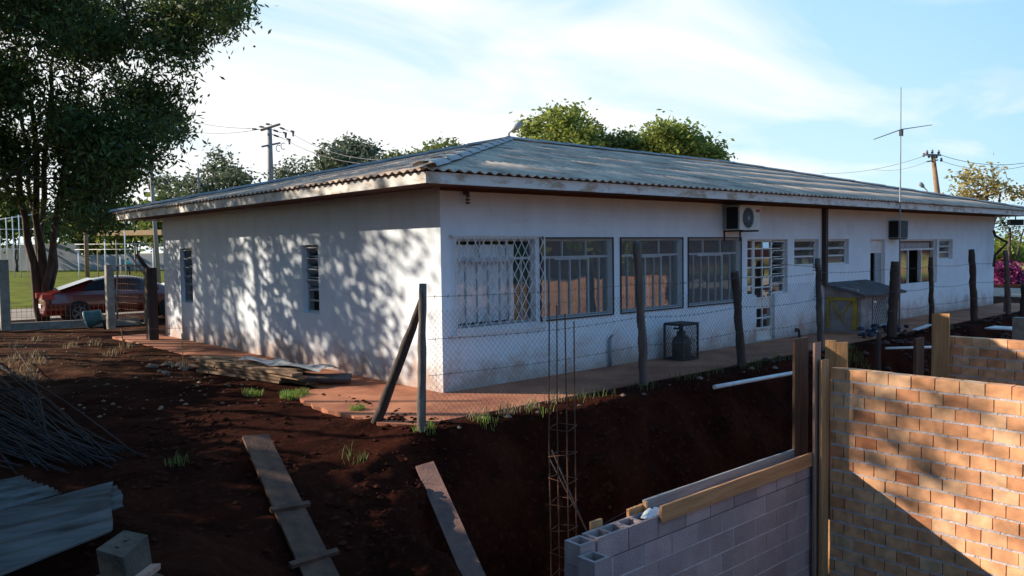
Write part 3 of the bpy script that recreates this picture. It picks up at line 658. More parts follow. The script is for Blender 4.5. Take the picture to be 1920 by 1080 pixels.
# ------------------------------------------------------------------ antenna
t = thing('radio_antenna', 'tall thin antenna mast with one slanted cross element rising past the roof edge', 'antenna', (13.42, -.93, .1))
part('mast', MB().tube([(13.42, -.93, .05), (13.40, -.93, 3.2), (13.38, -.93, 5.92)], [.024, .02, .012], 8), M['framegrey'], t)
part('boom', MB().tube([(11.86, -.95, 4.53), (13.40, -.95, 4.90), (15.27, -.95, 5.18)], [.010, .014, .010], 6), M['framegrey'], t)
part('clamp', MB().box(13.37, 13.45, -.97, -.90, 4.74, 4.9), M['dark'], t)
# ------------------------------------------------------------------ gas cage and cylinder
t = thing('gas_cage', 'dark steel mesh cage standing against the white wall', 'cage', (5.33, -.35, .01))
x0, x1, y0, y1, z0, z1 = 4.95, 5.42, -.60, -.20, .02, .68
f = MB()
for x in (x0, x1):
    for y in (y0, y1): f.bar((x, y, z0), (x, y, z1), .03, .03)
for z in (z0+.02, z1-.01):
    for y in (y0, y1): f.bar((x0, y, z), (x1, y, z), .028, .028)
    for x in (x0, x1): f.bar((x, y0, z), (x, y1, z), .028, .028)
part('frame', f, M['dark'], t)
part('lid', MB().box(x0-.02, x1+.02, y0-.02, y1, z1+.005, z1+.02), M['dark'], t)
f = MB()
for k in range(-12, 22):
    for sg in (1, -1):
        a0 = x0+k*.055; h = z1-z0
        for (lo, hi, fn) in ((x0, x1, lambda u, z: (u, y0, z)), (y0, y1, lambda u, z: (x0, u, z)), (y0, y1, lambda u, z: (x1, u, z))):
            u0 = lo+k*.055; u1 = u0+sg*h*.5; zz0, zz1 = z0, z1
            pts = []
            for s in np.linspace(0, 1, 30):
                u = u0+(u1-u0)*s
                if lo <= u <= hi: pts.append(fn(u, z0+h*s))
            if len(pts) > 1: f.bar(pts[0], pts[-1], .004, .004)
part('mesh', f, M['dark'], t)
t = thing('gas_cylinder', 'squat dull gas cylinder with a valve inside the dark mesh cage', 'gas cylinder', (5.19, -.40, .02))
part('tank', MB().lathe((5.19, -.40, .03), [(0, 0), (.14, .0), (.17, .05), (.175, .30), (.155, .38), (.09, .43), (.04, .44), (0, .445)], 24), M['gas'], t)
part('collar', MB().lathe((5.19, -.40, .44), [(.08, 0), (.085, .10), (.078, .10), (.073, 0)], 16), M['gas'], t)
part('valve', MB().tube([(5.19, -.40, .46), (5.19, -.40, .57), (5.12, -.40, .59), (5.02, -.36, .6)], .018, 8), M['dark'], t)
# standpipe
mb = MB(); mb.tube([(3.62, -.05, .0), (3.61, -.05, .52)], .03, 10); mb.tube([(3.61, -.05, .52), (3.61, -.10, .57)], .022, 8)
t = thing('standpipe', 'short grey standpipe with a tap against the wall left of the gas cage', 'pipe', (3.6, -.05, 0))
part('pipe', mb, M['framegrey'], t); part('tap', MB().tube([(3.61, -.05, .55), (3.63, -.12, .60), (3.66, -.12, .57)], .015, 8), M['white'], t)
mb = MB().tube([(9.85, -.22, .0), (9.83, -.2, .2), (9.72, -.2, .22), (9.70, -.2, .15)], .03, 8)
solo('bent_pipe', mb, M['dark'], 'short bent dark pipe stub beside the glazed door', 'pipe')
# ------------------------------------------------------------------ little shed
t = thing('shed', 'low masonry shed with sloping dark roof built against the white wall', 'shed', (12.4, -.45, 0))
mb = MB().box(11.42, 11.98, -.89, -.805, -.05, .93); part('front_wall', mb, M['shedwall'], t)
part('door_jamb', MB().box(12.80, 12.88, -.89, -.805, -.05, .92), M['shedwall'], t); part('far_wall', MB().box(13.40, 13.48, -.80, -.012, -.05, 1.0), M['shedwall'], t)
mb = MB().box(11.42, 11.50, -.80, -.012, -.05, 1.05)
mb.add([(11.42, -.80, 1.05), (11.50, -.80, 1.05), (11.50, -.012, 1.05), (11.42, -.012, 1.05), (11.42, -.012, 1.13), (11.50, -.012, 1.13)], [(0, 1, 5, 4), (0, 4, 3), (1, 2, 5)])
part('side_wall', mb, M['shedwall'], t)
rv = [(11.30, -.02, 1.19), (13.62, -.02, 1.19), (13.62, -1.02, .93), (11.30, -1.02, .93)]
mb = MB().add(rv+[(a, b, c-.05) for a, b, c in rv], [(3, 2, 1, 0), (4, 5, 6, 7), (0, 1, 5, 4), (1, 2, 6, 5), (2, 3, 7, 6), (3, 0, 4, 7)]); part('roof', mb, M['shedroof'], t)
f = MB(); f.bar((12.0, -.90, .15), (12.78, -.90, .15), .03, .03); f.bar((12.0, -.90, .88), (12.78, -.90, .88), .03, .03); f.bar((12.0, -.90, .15), (12.0, -.90, .88), .03, .03); f.bar((12.78, -.90, .15), (12.78, -.90, .88), .03, .03)
dg = part('gate', f, M['framegrey'], t)
f = MB()
for k in range(-6, 12):
    for sg in (1, -1):
        pts = [(12.0+k*.1+sg*s*.4, -.90, .16+s*.7) for s in np.linspace(0, 1, 40) if 12.0 < 12.0+k*.1+sg*s*.4 < 12.78]
        if len(pts) > 1: f.bar(pts[0], pts[-1], .007, .007)
part('lattice', f, M['pvc'], dg)
part('latch', MB().box(12.02, 12.12, -.93, -.915, .70, .76), M['white'], dg)
f = MB(); xx = 11.39
f.box(xx, xx+.025, -.80, -.70, .10, .86); f.box(xx, xx+.025, -.13, -.07, .10, .86); f.box(xx-.002, xx+.027, -.70, -.13, .78, .86)
f.bar((xx+.01, -.66, .78), (xx+.01, -.42, .36), .03, .02, up=(1, 0, 0)); f.bar((xx+.01, -.16, .78), (xx+.01, -.48, .25), .03, .02, up=(1, 0, 0))
solo('yellow_frame', f, M['yellow'], 'yellow painted frame with V shaped braces leaning on the side of the low shed', 'frame')
mb = MB()
for i in range(26):
    x, y = random.uniform(10.6, 12.6), random.uniform(-1.5, -1.05); r = random.uniform(.04, .11)
    mb.lathe((x, y, random.uniform(0, .2)), [(0, -r*.6), (r*.9, -r*.3), (r, 0), (r*.7, r*.5), (0, r*.7)], 7, False)
mb.v = [(a+.02*math.sin(9*b+7*c), b+.02*math.sin(11*a), c+.015*math.sin(13*a+5*b)) for a, b, c in mb.v]
tag(mesh_obj('rubbish_heap', mb, M['bluetarp']), kind='stuff')
# ------------------------------------------------------------------ foliage tools
def leaves(parent, name, clumps, n, L_, Wd, m, droop=.35, seed=1, shell=.55):
    """clumps: (x,y,z,rx,ry,rz); leaf-sized blades scattered through every clump"""
    rg = np.random.default_rng(seed); C = np.array(clumps, float)
    vol = (C[:, 3]*C[:, 4]*C[:, 5])**(2/3); k = rg.choice(len(C), n, p=vol/vol.sum())
    d = rg.normal(size=(n, 3)); d /= np.linalg.norm(d, axis=1)[:, None]
    r = rg.uniform(0, 1, n)**(1/3)*(1-shell)+shell*rg.uniform(.75, 1.08, n)
    # sprigs: leaves gathered on twig ends so that gaps open between them
    P = C[k, :3]+d*r[:, None]*C[k, 3:6]
    ns = max(20, n//13); S = P[rg.choice(n, ns)]; P = S[rg.choice(ns, n)]+rg.normal(size=(n, 3))*np.array([1, 1, .7])*L_*1.15
    a = rg.normal(size=(n, 3)); a[:, 2] = a[:, 2]*.6-droop; a /= np.linalg.norm(a, axis=1)[:, None]
    b = rg.normal(size=(n, 3)); b -= (b*a).sum(1)[:, None]*a; b /= np.linalg.norm(b, axis=1)[:, None]
    l = L_*rg.uniform(.6, 1.3, n)[:, None]; w_ = Wd*rg.uniform(.7, 1.3, n)[:, None]
    V = np.stack([P-a*l/2, P+b*w_/2+a*l*.05, P+a*l/2, P-b*w_/2+a*l*.05], 1).reshape(-1, 3)-ORG[parent.name]
    F = np.arange(4*n).reshape(n, 4)
    me = bpy.data.meshes.new(name); fastmesh(me, V, F); me.materials.append(m)
    o = bpy.data.objects.new(name, me); col.objects.link(o); o.parent = parent; ORG[o.name] = ORG[parent.name]
    return o
def limb(mb, a, b, r0, r1, seed=0, n=6, sag=.0, w_=.06):
    rg = random.Random(seed); a = Vector(a); b = Vector(b); pts = []; L0 = (b-a).length
    for i in range(n+1):
        t = i/n; p = a.lerp(b, t)
        if 0 < i < n: p += Vector((rg.uniform(-1, 1), rg.uniform(-1, 1), rg.uniform(-.4, .4)))*L0*w_
        p.z += sag*math.sin(math.pi*t)*L0; pts.append(p)
    mb.tube(pts, [r0+(r1-r0)*(i/n)**.8 for i in range(n+1)], 7)
    return pts
def tree(name, label, cat, base, stems, clumps, nleaf, L_, Wd, m, group=None, seed=1, droop=.35, bark=None, shell=.55, twig=.02):
    t = thing(name, label, cat, base, group); mb = MB(); ends = []
    for j, (top, r) in enumerate(stems):
        p = limb(mb, (base[0]+random.uniform(-.1, .1), base[1]+random.uniform(-.1, .1), base[2]-.15), top, r, r*.45, seed+j, 8, w_=.012); ends += p[4:]
    for j, c in enumerate(clumps):
        ee = sorted(ends, key=lambda q: (q-Vector(c[:3])).length+(.8*max(0, q.z-c[2])))[:4]; e = ee[(j*7+seed) % len(ee)]
        q_ = limb(mb, e, c[:3], max(.012, twig*1.5), twig*.4, seed+100+j, 6, sag=.05, w_=.09); ends += q_[3:5]
    part('trunk', mb, bark or M['bark'], t); leaves(t, 'crown', clumps, nleaf, L_, Wd, m, droop, seed, shell)
    return t
def blob(cx, cy, cz, rx, ry, rz, n, cr, seed, flat=.75):
    rg = np.random.default_rng(seed); out = []
    for _ in range(n):
        d = rg.normal(size=3); d /= np.linalg.norm(d); q = rg.uniform(.35, 1)**.6
        k = cr*rg.uniform(.65, 1.25); out.append((cx+d[0]*rx*q, cy+d[1]*ry*q, cz+d[2]*rz*q, k, k, k*flat))
    return out
# tree in the picture at the left: several stems, drooping dark crown
cl = []
rg = np.random.default_rng(5)
def inpoly(x, y, P):
    c = False; j = len(P)-1
    for i in range(len(P)):
        if (P[i][1] > y) != (P[j][1] > y) and x < (P[j][0]-P[i][0])*(y-P[i][1])/(P[j][1]-P[i][1])+P[i][0]: c = not c
        j = i
    return c
edge = [(-200, -35), (330, -45), (430, -42), (455, -40), (415, 50), (370, 75), (335, 110), (295, 140), (322, 190), (325, 240), (290, 262), (272, 300), (228, 335), (205, 372), (185, 415), (170, 430), (130, 400), (112, 300), (88, 230), (60, 255), (40, 330), (-60, 380), (-260, 300)]
while len(cl) < 180:
    x, y = rg.uniform(-260, 470), rg.uniform(-45, 430)
    if inpoly(x, y, edge):
        if (x-30)**2+(y-238)**2 < 40**2 or (x-88)**2+(y-168)**2 < 36**2 or (x-222)**2+(y-258)**2 < 34**2 or (x-185)**2+(y-160)**2 < 30**2: continue
        p = at(x, y, rg.uniform(21, 27)); k = rg.uniform(.45, .85); cl.append((*p, k, k, k*.7))
while len(cl) < 228:
    x, y = rg.uniform(110, 375), rg.uniform(190, 430)
    if inpoly(x, y, edge) and y > 250 - (x-110)*.1: p = at(x, y, rg.uniform(21.5, 26)); k = rg.uniform(.4, .65); cl.append((*p, k, k, k*.75))
tree('shade_tree', 'big dark tree with several trunks and drooping crown beside the red car', 'tree', (-.95, 20.6, -.1),
     [(at(25, 285, 25), .17), (at(58, 190, 25), .16), (at(122, 300, 25), .15), (at(150, 150, 25), .13), (at(95, 120, 25.5), .13), (at(20, 90, 26), .10)],
     cl, 78000, .22, .068, M['leafdark'], seed=21, droop=.8, twig=.024)
# trees just left of the picture: their crowns throw the broken shade on the side wall and roof
def offtree(x, y, h, clumps, n, seed, label, L_=.22, Wd=.10, m='leafdark', r=.16):
    tree('shade_tree', label, 'tree', (x, y, -.1), [((x+.5, y+.3, h), r), ((x-.7, y-.4, h*.9), r*.8), ((x+.9, y+1, h*.75), r*.7)], clumps, n, L_, Wd, M[m], 'shade trees left of the building', seed, .3)
offtree(-7.6, 14.5, 7.5, blob(-7.2, 14.5, 6.4, 3.2, 4.2, 3.1, 40, .80, 3)+blob(-7.2, 10.9, 5.4, 1.3, 1.3, 1.7, 10, .6, 13), 10800, 31, 'spreading tree in the yard nearest the side wall, outside the left edge')
offtree(-7.8, 20.5, 8, blob(-7.4, 20.5, 7.0, 3.0, 3.6, 3.4, 38, .85, 4), 9500, 32, 'spreading tree by the street beyond the yard, outside the left edge')
offtree(-9.9, 8.8, 7.6, blob(-9.9, 8.6, 8.3, 2.2, 2.2, 1.5, 16, .7, 6), 3200, 33, 'smaller open tree over the rebar heap, outside the left edge')
offtree(-6.6, 16.5, 11, blob(-6.6, 15.5, 10.6, 2.6, 4.6, 2.0, 30, .85, 8), 10000, 34, 'tall tree rising above its neighbours, outside the left edge')
for j, (x, y, h, rr) in enumerate(((-8.9, 6.2, 3.1, 1.5), (-10.9, 4.3, 6.4, 1.7), (-12.9, 2.6, 6.9, 2.1), (-15.2, .6, 6.8, 2.2), (-7.9, 8.4, 3.1, 1.3))):  # unseen dense trees, put in and sized to keep the foreground in shade
    tree('added_shade_tree', 'unseen dense tree added left of the yard to shade the foreground, number %s from the building' % ('two', 'three', 'four', 'five', 'one')[j], 'tree', (x, y, -.1), [((x, y, h*.8), .12), ((x+.6, y+.4, h*.7), .08)],
         blob(x, y, h*.56, rr, rr, h*.52, 26 if h < 4 else 44, .62, 40+j), 9000 if h < 4 else 15000, .26, .15, M['leafdark'], 'unseen trees added to shade the foreground', 50+j)
# ------------------------------------------------------------------ background trees
def bgtree(name, label, pts, d, n, m, L_=.30, Wd=.14, rr=.7, seed=1, stems=None, group='trees behind the building', shell=.5, droop=.1):
    cs = []; rg = np.random.default_rng(seed)
    for (x, y, r) in pts:
        s = r*d/FOC
        for _ in range(3):
            p = at(x+rg.uniform(-.5, .5)*r, y+rg.uniform(-.5, .5)*r, d+rg.uniform(-1.6, 1.6)); k = s*rg.uniform(.45, .8); cs.append((*p, k, k, k*.85))
    xs = [c[0] for c in cs]; ys = [c[1] for c in cs]; b = (sum(xs)/len(xs), sum(ys)/len(ys), -.1); top = max(c[2] for c in cs)
    tree(name, label, 'tree', b, stems or [((b[0], b[1], top*.8), .16), ((b[0]+.8, b[1]-.5, top*.75), .1)], cs, n, L_, Wd, m, group, seed, droop, shell=shell)
bgtree('leafy_tree', 'bright green tree with spiky top behind the roof, right of the ridge end', [(1005, 235, 22), (1025, 262, 30), (1060, 235, 26), (1085, 215, 16), (1070, 262, 34), (1115, 250, 24), (1130, 272, 20), (1030, 222, 14), (1080, 290, 40), (1020, 300, 34)], 36, 9000, M['leafbright'], .26, .12, seed=61)
bgtree('leafy_tree', 'round bright green tree behind the roof, right one of the pair', [(1215, 268, 26), (1245, 250, 28), (1275, 258, 26), (1250, 280, 36), (1300, 275, 26), (1225, 290, 30), (1290, 300, 34), (1320, 290, 18), (1338, 282, 12), (1340, 300, 18)], 36, 9000, M['leafbright'], .26, .12, seed=62)
bgtree('leafy_tree', 'low dark green tree in the dip between the two bright trees behind the roof', [(1150, 272, 18), (1175, 270, 20), (1195, 285, 20), (1160, 295, 26), (1190, 305, 28)], 38, 4500, M['leafmid'], .26, .12, seed=63)
bgtree('leafy_tree', 'grey green round tree above the left slope of the roof', [(625, 300, 22), (650, 285, 24), (680, 285, 22), (700, 300, 20), (660, 310, 30), (610, 315, 14), (720, 312, 12)], 48, 5200, M['leafgrey'], .32, .15, seed=64)
bgtree('leafy_tree', 'thin olive tree peeping over the roof just left of the ridge end', [(745, 300, 12), (770, 298, 10), (815, 280, 14), (845, 278, 12), (800, 300, 12), (830, 300, 16), (760, 312, 14)], 44, 2200, M['leafmid'], .28, .12, seed=65)
bgtree('leafy_tree', 'dark bushy tree right of the big shade tree above the eave', [(345, 345, 22), (385, 335, 24), (420, 320, 26), (410, 295, 16), (450, 335, 24), (300, 345, 22), (430, 350, 28), (380, 365, 30), (470, 345, 18)], 46, 3800, M['leafgrey'], .30, .13, seed=66)
bgtree('leafy_tree', 'wispy tree beside the utility pole above the left roof slope', [(540, 320, 14), (560, 330, 10), (590, 322, 10), (525, 330, 12), (575, 312, 6), (552, 306, 6)], 52, 900, M['leafgrey'], .30, .12, seed=67)
bgtree('leafy_tree', 'tree with orange yellow autumn leaves behind the far end of the roof', [(1800, 345, 16), (1825, 330, 18), (1850, 350, 20), (1870, 345, 18), (1815, 365, 16), (1890, 360, 14), (1855, 318, 12), (1910, 370, 14), (1790, 325, 9), (1840, 372, 18), (1880, 310, 6)], 46, 1250, M['leafyellow'], .28, .13, seed=68)
for j, (x, y, d, n_, mm, lb) in enumerate(((20, 395, 105, 2600, 'leafmid', 'dark tree mass at the far left behind the court'), (250, 415, 120, 3500, 'leafbright', 'sunlit green trees behind the tan pavilion roof'), (150, 440, 125, 2600, 'leafmid', 'leafy tree behind the grey boundary wall, between the trunks and the wooden pole'), (330, 395, 100, 2500, 'leafmid', 'tall tree behind the pavilion, nearest the building'), (-60, 400, 110, 2500, 'leafmid', 'tree at the far left edge beyond the court'))):
    bgtree('leafy_tree', lb, [(x+dx, y+dy, 26) for dx, dy in ((-50, 10), (-20, -18), (15, -10), (45, 8), (0, 20), (30, 30), (-35, 34), (60, 26))], d, n_, M[mm], .8, .5, seed=70+j, group='trees beyond the court')
for j, (x, d, lb) in enumerate(((1872, 85, 'olive green bush by the field, nearest the building end'), (1905, 92, 'yellow green bush by the field, middle one'), (1950, 88, 'large bush by the field at the right edge'))):
    bgtree('field_bush', lb, [(x, 478, 22), (x-15, 485, 18), (x+18, 480, 20), (x+5, 492, 22)], d, 2200, M['leafbright'], .6, .35, seed=80+j, group='bushes by the field')
bgtree('flowering_bush', 'magenta flowering bush beyond the far end of the white wall', [(1875, 500, 14), (1895, 510, 18), (1870, 520, 16), (1905, 525, 16), (1885, 530, 18), (1925, 528, 12), (1865, 505, 12)], 42, 3600, M['magenta'], .18, .12, seed=84, group=None)
bgtree('overhanging_tree', 'bare twiggy tree with few leaves seen under the far eave', [(1872, 415, 6), (1885, 430, 6), (1905, 432, 7), (1880, 405, 5), (1915, 425, 7), (1900, 440, 5)], 48, 260, M['leafdark'], .22, .10, seed=85, group=None)
# trees behind the viewer (seen only mirrored in the panes)
for j, (x, y) in enumerate(((9, -24), (15, -26), (21, -23), (27, -20), (3, -27))):
    tree('garden_tree', 'green garden tree behind the building site, tree %s of the row counted from the west' % ('two', 'three', 'four', 'five', 'one')[j], 'tree', (x, y, -.1), [((x, y, 4.5), .18)], blob(x, y, 4.6, 3.0, 3.0, 2.6, 16, 1.1, 90+j), 3200, .45, .3, M['leafbright'], 'trees behind the building site', 95+j)
# ------------------------------------------------------------------ fence along the cut
posts = [((-1.47, -1.6, 1.70), (-1.70, -1.84, -.35), .052, 'post', 'grey end post of the wire fence with a leaning brace'),
         ((2.48, -1.6, 2.17), (2.63, -1.6, -.2), .068, 'post', 'tallest grey fence post, standing left of the gas cage'),
         ((5.09, -1.6, 1.65), (5.33, -1.6, -.2), .075, 'postdark', 'rough dark fence post between the third screened window and the glazed door'),
         ((7.98, -1.6, 1.83), (8.15, -1.6, -.1), .060, 'post', 'round grey fence post with tangled wire at its top'),
         ((11.53, -1.6, 1.70), (11.38, -1.6, -.1), .105, 'postdark', 'thick dark fence post in front of the shed roof'),
         ((13.55, -1.6, 1.76), (13.68, -1.6, -.1), .062, 'postdark', 'thin dark fence post before the wide open window'),
         ((16.28, -1.6, 1.92), (16.55, -1.6, -.1), .085, 'postdark', 'knotty dark fence post with a pale cut top near the far end of the wall'),
         ((18.94, -1.6, 1.86), (19.35, -1.6, -.2), .075, 'post', 'grey leaning fence post beyond the far end of the wall')]
def rough_post(a, b, r, seed):
    rg = random.Random(seed); a = Vector(a); b = Vector(b); n = 14; mb = MB(); pts = []; rs = []
    for i in range(n+1):
        t = i/n; pts.append(b.lerp(a, t)+Vector((rg.uniform(-1, 1), rg.uniform(-1, 1), 0))*r*.13); rs.append(r*(1.08-.2*t)*rg.uniform(.9, 1.1))
    mb.tube(pts, rs, 9); return mb
for j, (a, b, r, m_, lb) in enumerate(posts): solo('fence_post', rough_post(a, b, r, j), M[m_], lb, 'fence post', 'wooden fence posts along the cut')
solo('brace_post', rough_post((-1.44, -1.55, 1.50), (-1.72, -.90, -.05), .058, 33), M['postdark'], 'dark wooden brace leaning against the end post of the fence', 'brace')
# chain-link fabric
mb = MB(); x0, x1, z0, z1 = -1.45, 8.1, .02, 1.38; st = .075; yf = -1.66
def fz(x): return 1.36+.06*math.sin(x*1.5)-.0*x
k = -int((z1-z0)/st)-1
nk = int((x1-x0)/st)+1
for i in range(-20, nk+20):
    for sg in (1, -1):
        pts = [(x0+i*st+sg*s*(z1-z0)*.95, yf+.02*math.sin(i*.7)+.01*sg, z0+s*(z1-z0)) for s in np.linspace(0, 1, 24)]
        pts = [p for p in pts if x0 <= p[0] <= x1]
        if len(pts) > 1: mb.tube([pts[0], pts[len(pts)//2], pts[-1]], .0017, 3, False, False)
t = thing('chain_link_fence', 'sagging chain link mesh strung between the wooden posts in front of the white wall', 'fence', (3.3, -1.66, 0))
part('wire_mesh', mb, M['wire'], t)
def strand(zf, x0, x1, sag, r=.003, y=-1.68):
    xs = [p[0][0] for p in posts if x0 <= p[0][0] <= x1]; mb = MB(); pts = []
    for a, b in zip(xs, xs[1:]):
        for s in np.linspace(0, 1, 8)[:-1]: pts.append((a+(b-a)*s, y+.01*math.sin(a+s*9), zf(a+(b-a)*s)-sag*math.sin(math.pi*s)))
    pts.append((xs[-1], y, zf(xs[-1]))); mb.tube(pts, r, 4)
    for i in range(len(pts)-1):
        for s in (.2, .55, .85):
            p = Vector(pts[i]).lerp(Vector(pts[i+1]), s); mb.bar(p+Vector((-.012, 0, -.02)), p+Vector((.012, 0, .02)), .003, .003); mb.bar(p+Vector((.012, .01, -.02)), p+Vector((-.012, -.01, .02)), .003, .003)
    return mb
for zf, sag, lb in ((lambda x: 1.55, .03, 'top strand of barbed wire across the wooden posts'), (lambda x: 1.05, .05, 'middle strand of barbed wire across the wooden posts'), (lambda x: .62, .04, 'lowest strand of barbed wire across the wooden posts')):
    solo('barbed_wire', strand(zf, -2, 20, sag), M['wire'], lb, 'barbed wire', 'strands of barbed wire')
mb = MB(); rgw = random.Random(4)
for i in range(7):
    p = Vector((7.98, -1.68, 1.62)); pts = [p]
    for s in range(8): pts.append(Vector((7.98-.02*s-rgw.uniform(0, .12), -1.7+rgw.uniform(-.05, .05), 1.62-s*rgw.uniform(.06, .12)))); 
    mb.tube(pts, .004, 4)
for i in range(3): mb.tube([(7.98+.09*math.cos(a), -1.6+.09*math.sin(a), 1.60+.05*i+.01*math.sin(3*a)) for a in np.linspace(0, 6.3, 13)], .006, 5)
mb.tube([(7.98, -1.68, 1.66), (6.9, -1.4, 1.74), (5.6, -.9, 1.95), (9.5, -.1, 1.85)][0:2]+[(7.2, -1.2, 1.78)], .005, 4)
solo('wire_tangle', mb, M['dark'], 'tangle of loose wire hanging at the head of the grey round post', 'wire')
# ------------------------------------------------------------------ masonry of the new building
def brickwall(name, label, x, yn, yf_, ztop, zbot, th=.14, bl=.228, ch=.1435, seed=1, axis_='y'):
    """running-bond wall of clay bricks with thick uneven beds and thin open uprights; runs from yn to yf_; face at x"""
    rg = random.Random(seed); t = thing(name, label, 'wall', ((x, (yn+yf_)/2, zbot) if axis_ == 'y' else ((yn+yf_)/2, x, zbot)))
    mb = MB(); m2 = MB(); n = int((ztop-zbot)/ch); s = -1 if yf_ < yn else 1; Lw = abs(yf_-yn)
    def bx(m, xa, xb, a, b, z0, z1):
        if axis_ == 'y': m.box(xa, xb, yn+s*a, yn+s*b, z0, z1)
        else: m.box(yn+s*a, yn+s*b, xa, xb, z0, z1)
    for r in range(n):
        z1 = ztop-r*ch; z0 = z1-.120; u = -((0, .12)[r % 2]+.06+rg.uniform(-.015, .015)); gap = rg.uniform(.007, .013)
        while u < Lw:
            a, b = max(u, 0), min(u+bl-gap, Lw); u += bl+rg.uniform(-.003, .003)
            if b-a < .02: continue
            j = rg.uniform(-.003, .004); d = rg.uniform(-.003, .002); k = len(mb.v)
            bx(mb, x+j, x+th+j, a, b, z0+d, z1+d*.5)
            for q in range(k, k+8): mb.v[q] = tuple(c+rg.uniform(-.0016, .0016) for c in mb.v[q])
        v = 0
        while v < Lw-.001:
            e = min(v+rg.uniform(.03, .09), Lw); f = rg.uniform(-.002, .004); g1, g2 = rg.uniform(-.004, .004), rg.uniform(-.004, .004)
            bx(m2, x+.0035+f, x+th-.0035-f, v, e, z1-ch-.002+g1, z0+.003+g2); v = e
            if rg.random() < .12 and u > 0:       # squeezed up into an upright
                bx(m2, x+.006, x+th-.006, v-.012, v, z0, z0+.12)
    part('bricks', mb, M['brick'], t); part('mortar_beds', m2, M['mortar'], t)
    m3 = MB(); bx(m3, x+.022, x+th-.022, .02, Lw-.005, zbot, ztop-.02); part('mortar_core', m3, M['mortar'], t)
    return t
brickwall('brick_wall', 'near sunlit wall of orange clay bricks crossed by a diagonal shadow', 1.56, -5.08, -9.4, .73, -2.9, seed=3)
brickwall('brick_wall', 'farther low orange brick wall behind the near one, top right', 5.60, -4.77, -9.8, .73, -2.9, seed=4)
brickwall('brick_wall', 'rear brick wall of the building site behind the viewer', -12.6, 1.9, 22, .85, -1.2, seed=5, axis_='x', bl=.3)
# concrete block wall with hollow cells showing
def hollow(mb, x0, x1, y0, y1, z0, z1, cells=2, t=.028):
    mb.box(x0, x1, y0, y0+t, z0, z1); mb.box(x0, x1, y1-t, y1, z0, z1)
    w_ = (x1-x0-t*(cells+1))/cells
    for i in range(cells+1):
        a = x0+i*(w_+t); mb.box(a, a+t, y0+t, y1-t, z0, z1)
    mb.box(x0+.002, x1-.002, y0+.002, y1-.002, z0-.004, z0+.002)
t = thing('block_wall', 'pinkish grey concrete block wall under wooden formwork boards, open cells at its left end', 'wall', (-.4, -4.86, -2.9))
mb = MB(); rgb = random.Random(2); ZT = -.29
BX0, BX1 = -2.14, 1.50
hollow(mb, -2.345, -2.165, -4.95, -4.77, ZT-.19, ZT-.006, 1)
for i in range(10):
    a = BX0+i*.4
    if a < BX1-.05:
        b = min(a+.39, BX1)
        hollow(mb, a, b, -4.95, -4.77, ZT-.19, ZT, 2)
top = part('hollow_block_course', mb, M['block'], t)
mb = MB()
for r in range(1, 13):
    off = .2 if r % 2 else 0; z1 = ZT-r*.2; u = BX0-off-.0
    if off: mb.box(-2.345, BX0-.01-.2+.19, -4.95, -4.77, z1-.19, z1) if False else None
    u = -2.345 if off else -2.345
    first = .19 if not off else .39
    a = u
    while a < BX1-.02:
        b = min(a+first, BX1); j = rgb.uniform(-.003, .003); mb.box(a, b, -4.95+j, -4.77+j, z1-.187, z1); a += first+.01; first = .39
part('block_courses', mb, M['block'], t)
part('mortar', MB().box(-2.335, BX1-.005, -4.9465, -4.775, -2.9, ZT-.2), M['mortar'], t)
t = thing('block_pier', 'single stack of hollow concrete blocks in front of the block wall end', 'pier', (-2.31, -5.05, -2.9))
mb = MB(); hollow(mb, -2.40, -2.215, -5.155, -4.965, -.36-.19, -.36, 1)
for r in range(1, 12): z1 = -.36-r*.2; mb.box(-2.40, -2.215, -5.155, -4.965, z1-.19, z1)
part('blocks', mb, M['block'], t); part('mortar', MB().box(-2.39, -2.225, -5.147, -4.973, -2.9, -.56), M['mortar'], t)
# formwork
def board(name, a, b, wd, th, m, label, cat='board', up=(0, 0, 1), group=None, rag=0, seed=1):
    mb = MB(); a = Vector(a); b = Vector(b); d = (b-a); n = 10; rg = random.Random(seed); dd = d.normalized(); upv = Vector(up); r = dd.cross(upv).normalized(); u = r.cross(dd).normalized()
    vs = []
    for i in range(n+1):
        p = a+d*(i/n)
        for s1, s2 in ((-1, -1), (1, -1), (1, 1), (-1, 1)):
            vs.append(p+r*(s1*th/2)+u*(s2*(wd/2)+rg.uniform(-1, 1)*rag))
    fs = [(0, 1, 2, 3), (n*4+3, n*4+2, n*4+1, n*4)]
    for i in range(n):
        for k in range(4): fs.append((i*4+k, (i+1)*4+k, (i+1)*4+(k+1) % 4, i*4+(k+1) % 4))
    mb.add(vs, fs); return solo(name, mb, m, label, cat, group)
board('form_board', (-1.336, -4.972, -.27), (1.44, -4.972, -.275), .15, .025, M['formwood'], 'orange brown formwork board nailed along the near face of the block wall', rag=.003)
board('form_board', (-1.30, -4.75, -.27), (1.42, -4.75, -.275), .14, .025, M['formgrey'], 'grey formwork board along the far side of the block wall top', rag=.003, seed=3)
board('form_board', (-1.52, -4.75, -.285), (-1.31, -4.75, -.28), .10, .03, M['formwood'], 'short pale offcut at the left end of the grey formwork board', rag=.003, seed=4)
solo('wooden_stake', MB().box(-1.99, -1.85, -4.745, -4.72, -.55, -.24), M['plankwarm'], 'small pale wooden stake standing behind the hollow blocks', 'stake')
solo('wooden_peg', MB().box(-1.33, -1.30, -4.80, -4.77, -.36, -.20), M['plankwarm'], 'tiny wooden peg between the offcut and the grey board', 'peg')
mb = MB(); rgm = random.Random(9)
vs = []; n = 12
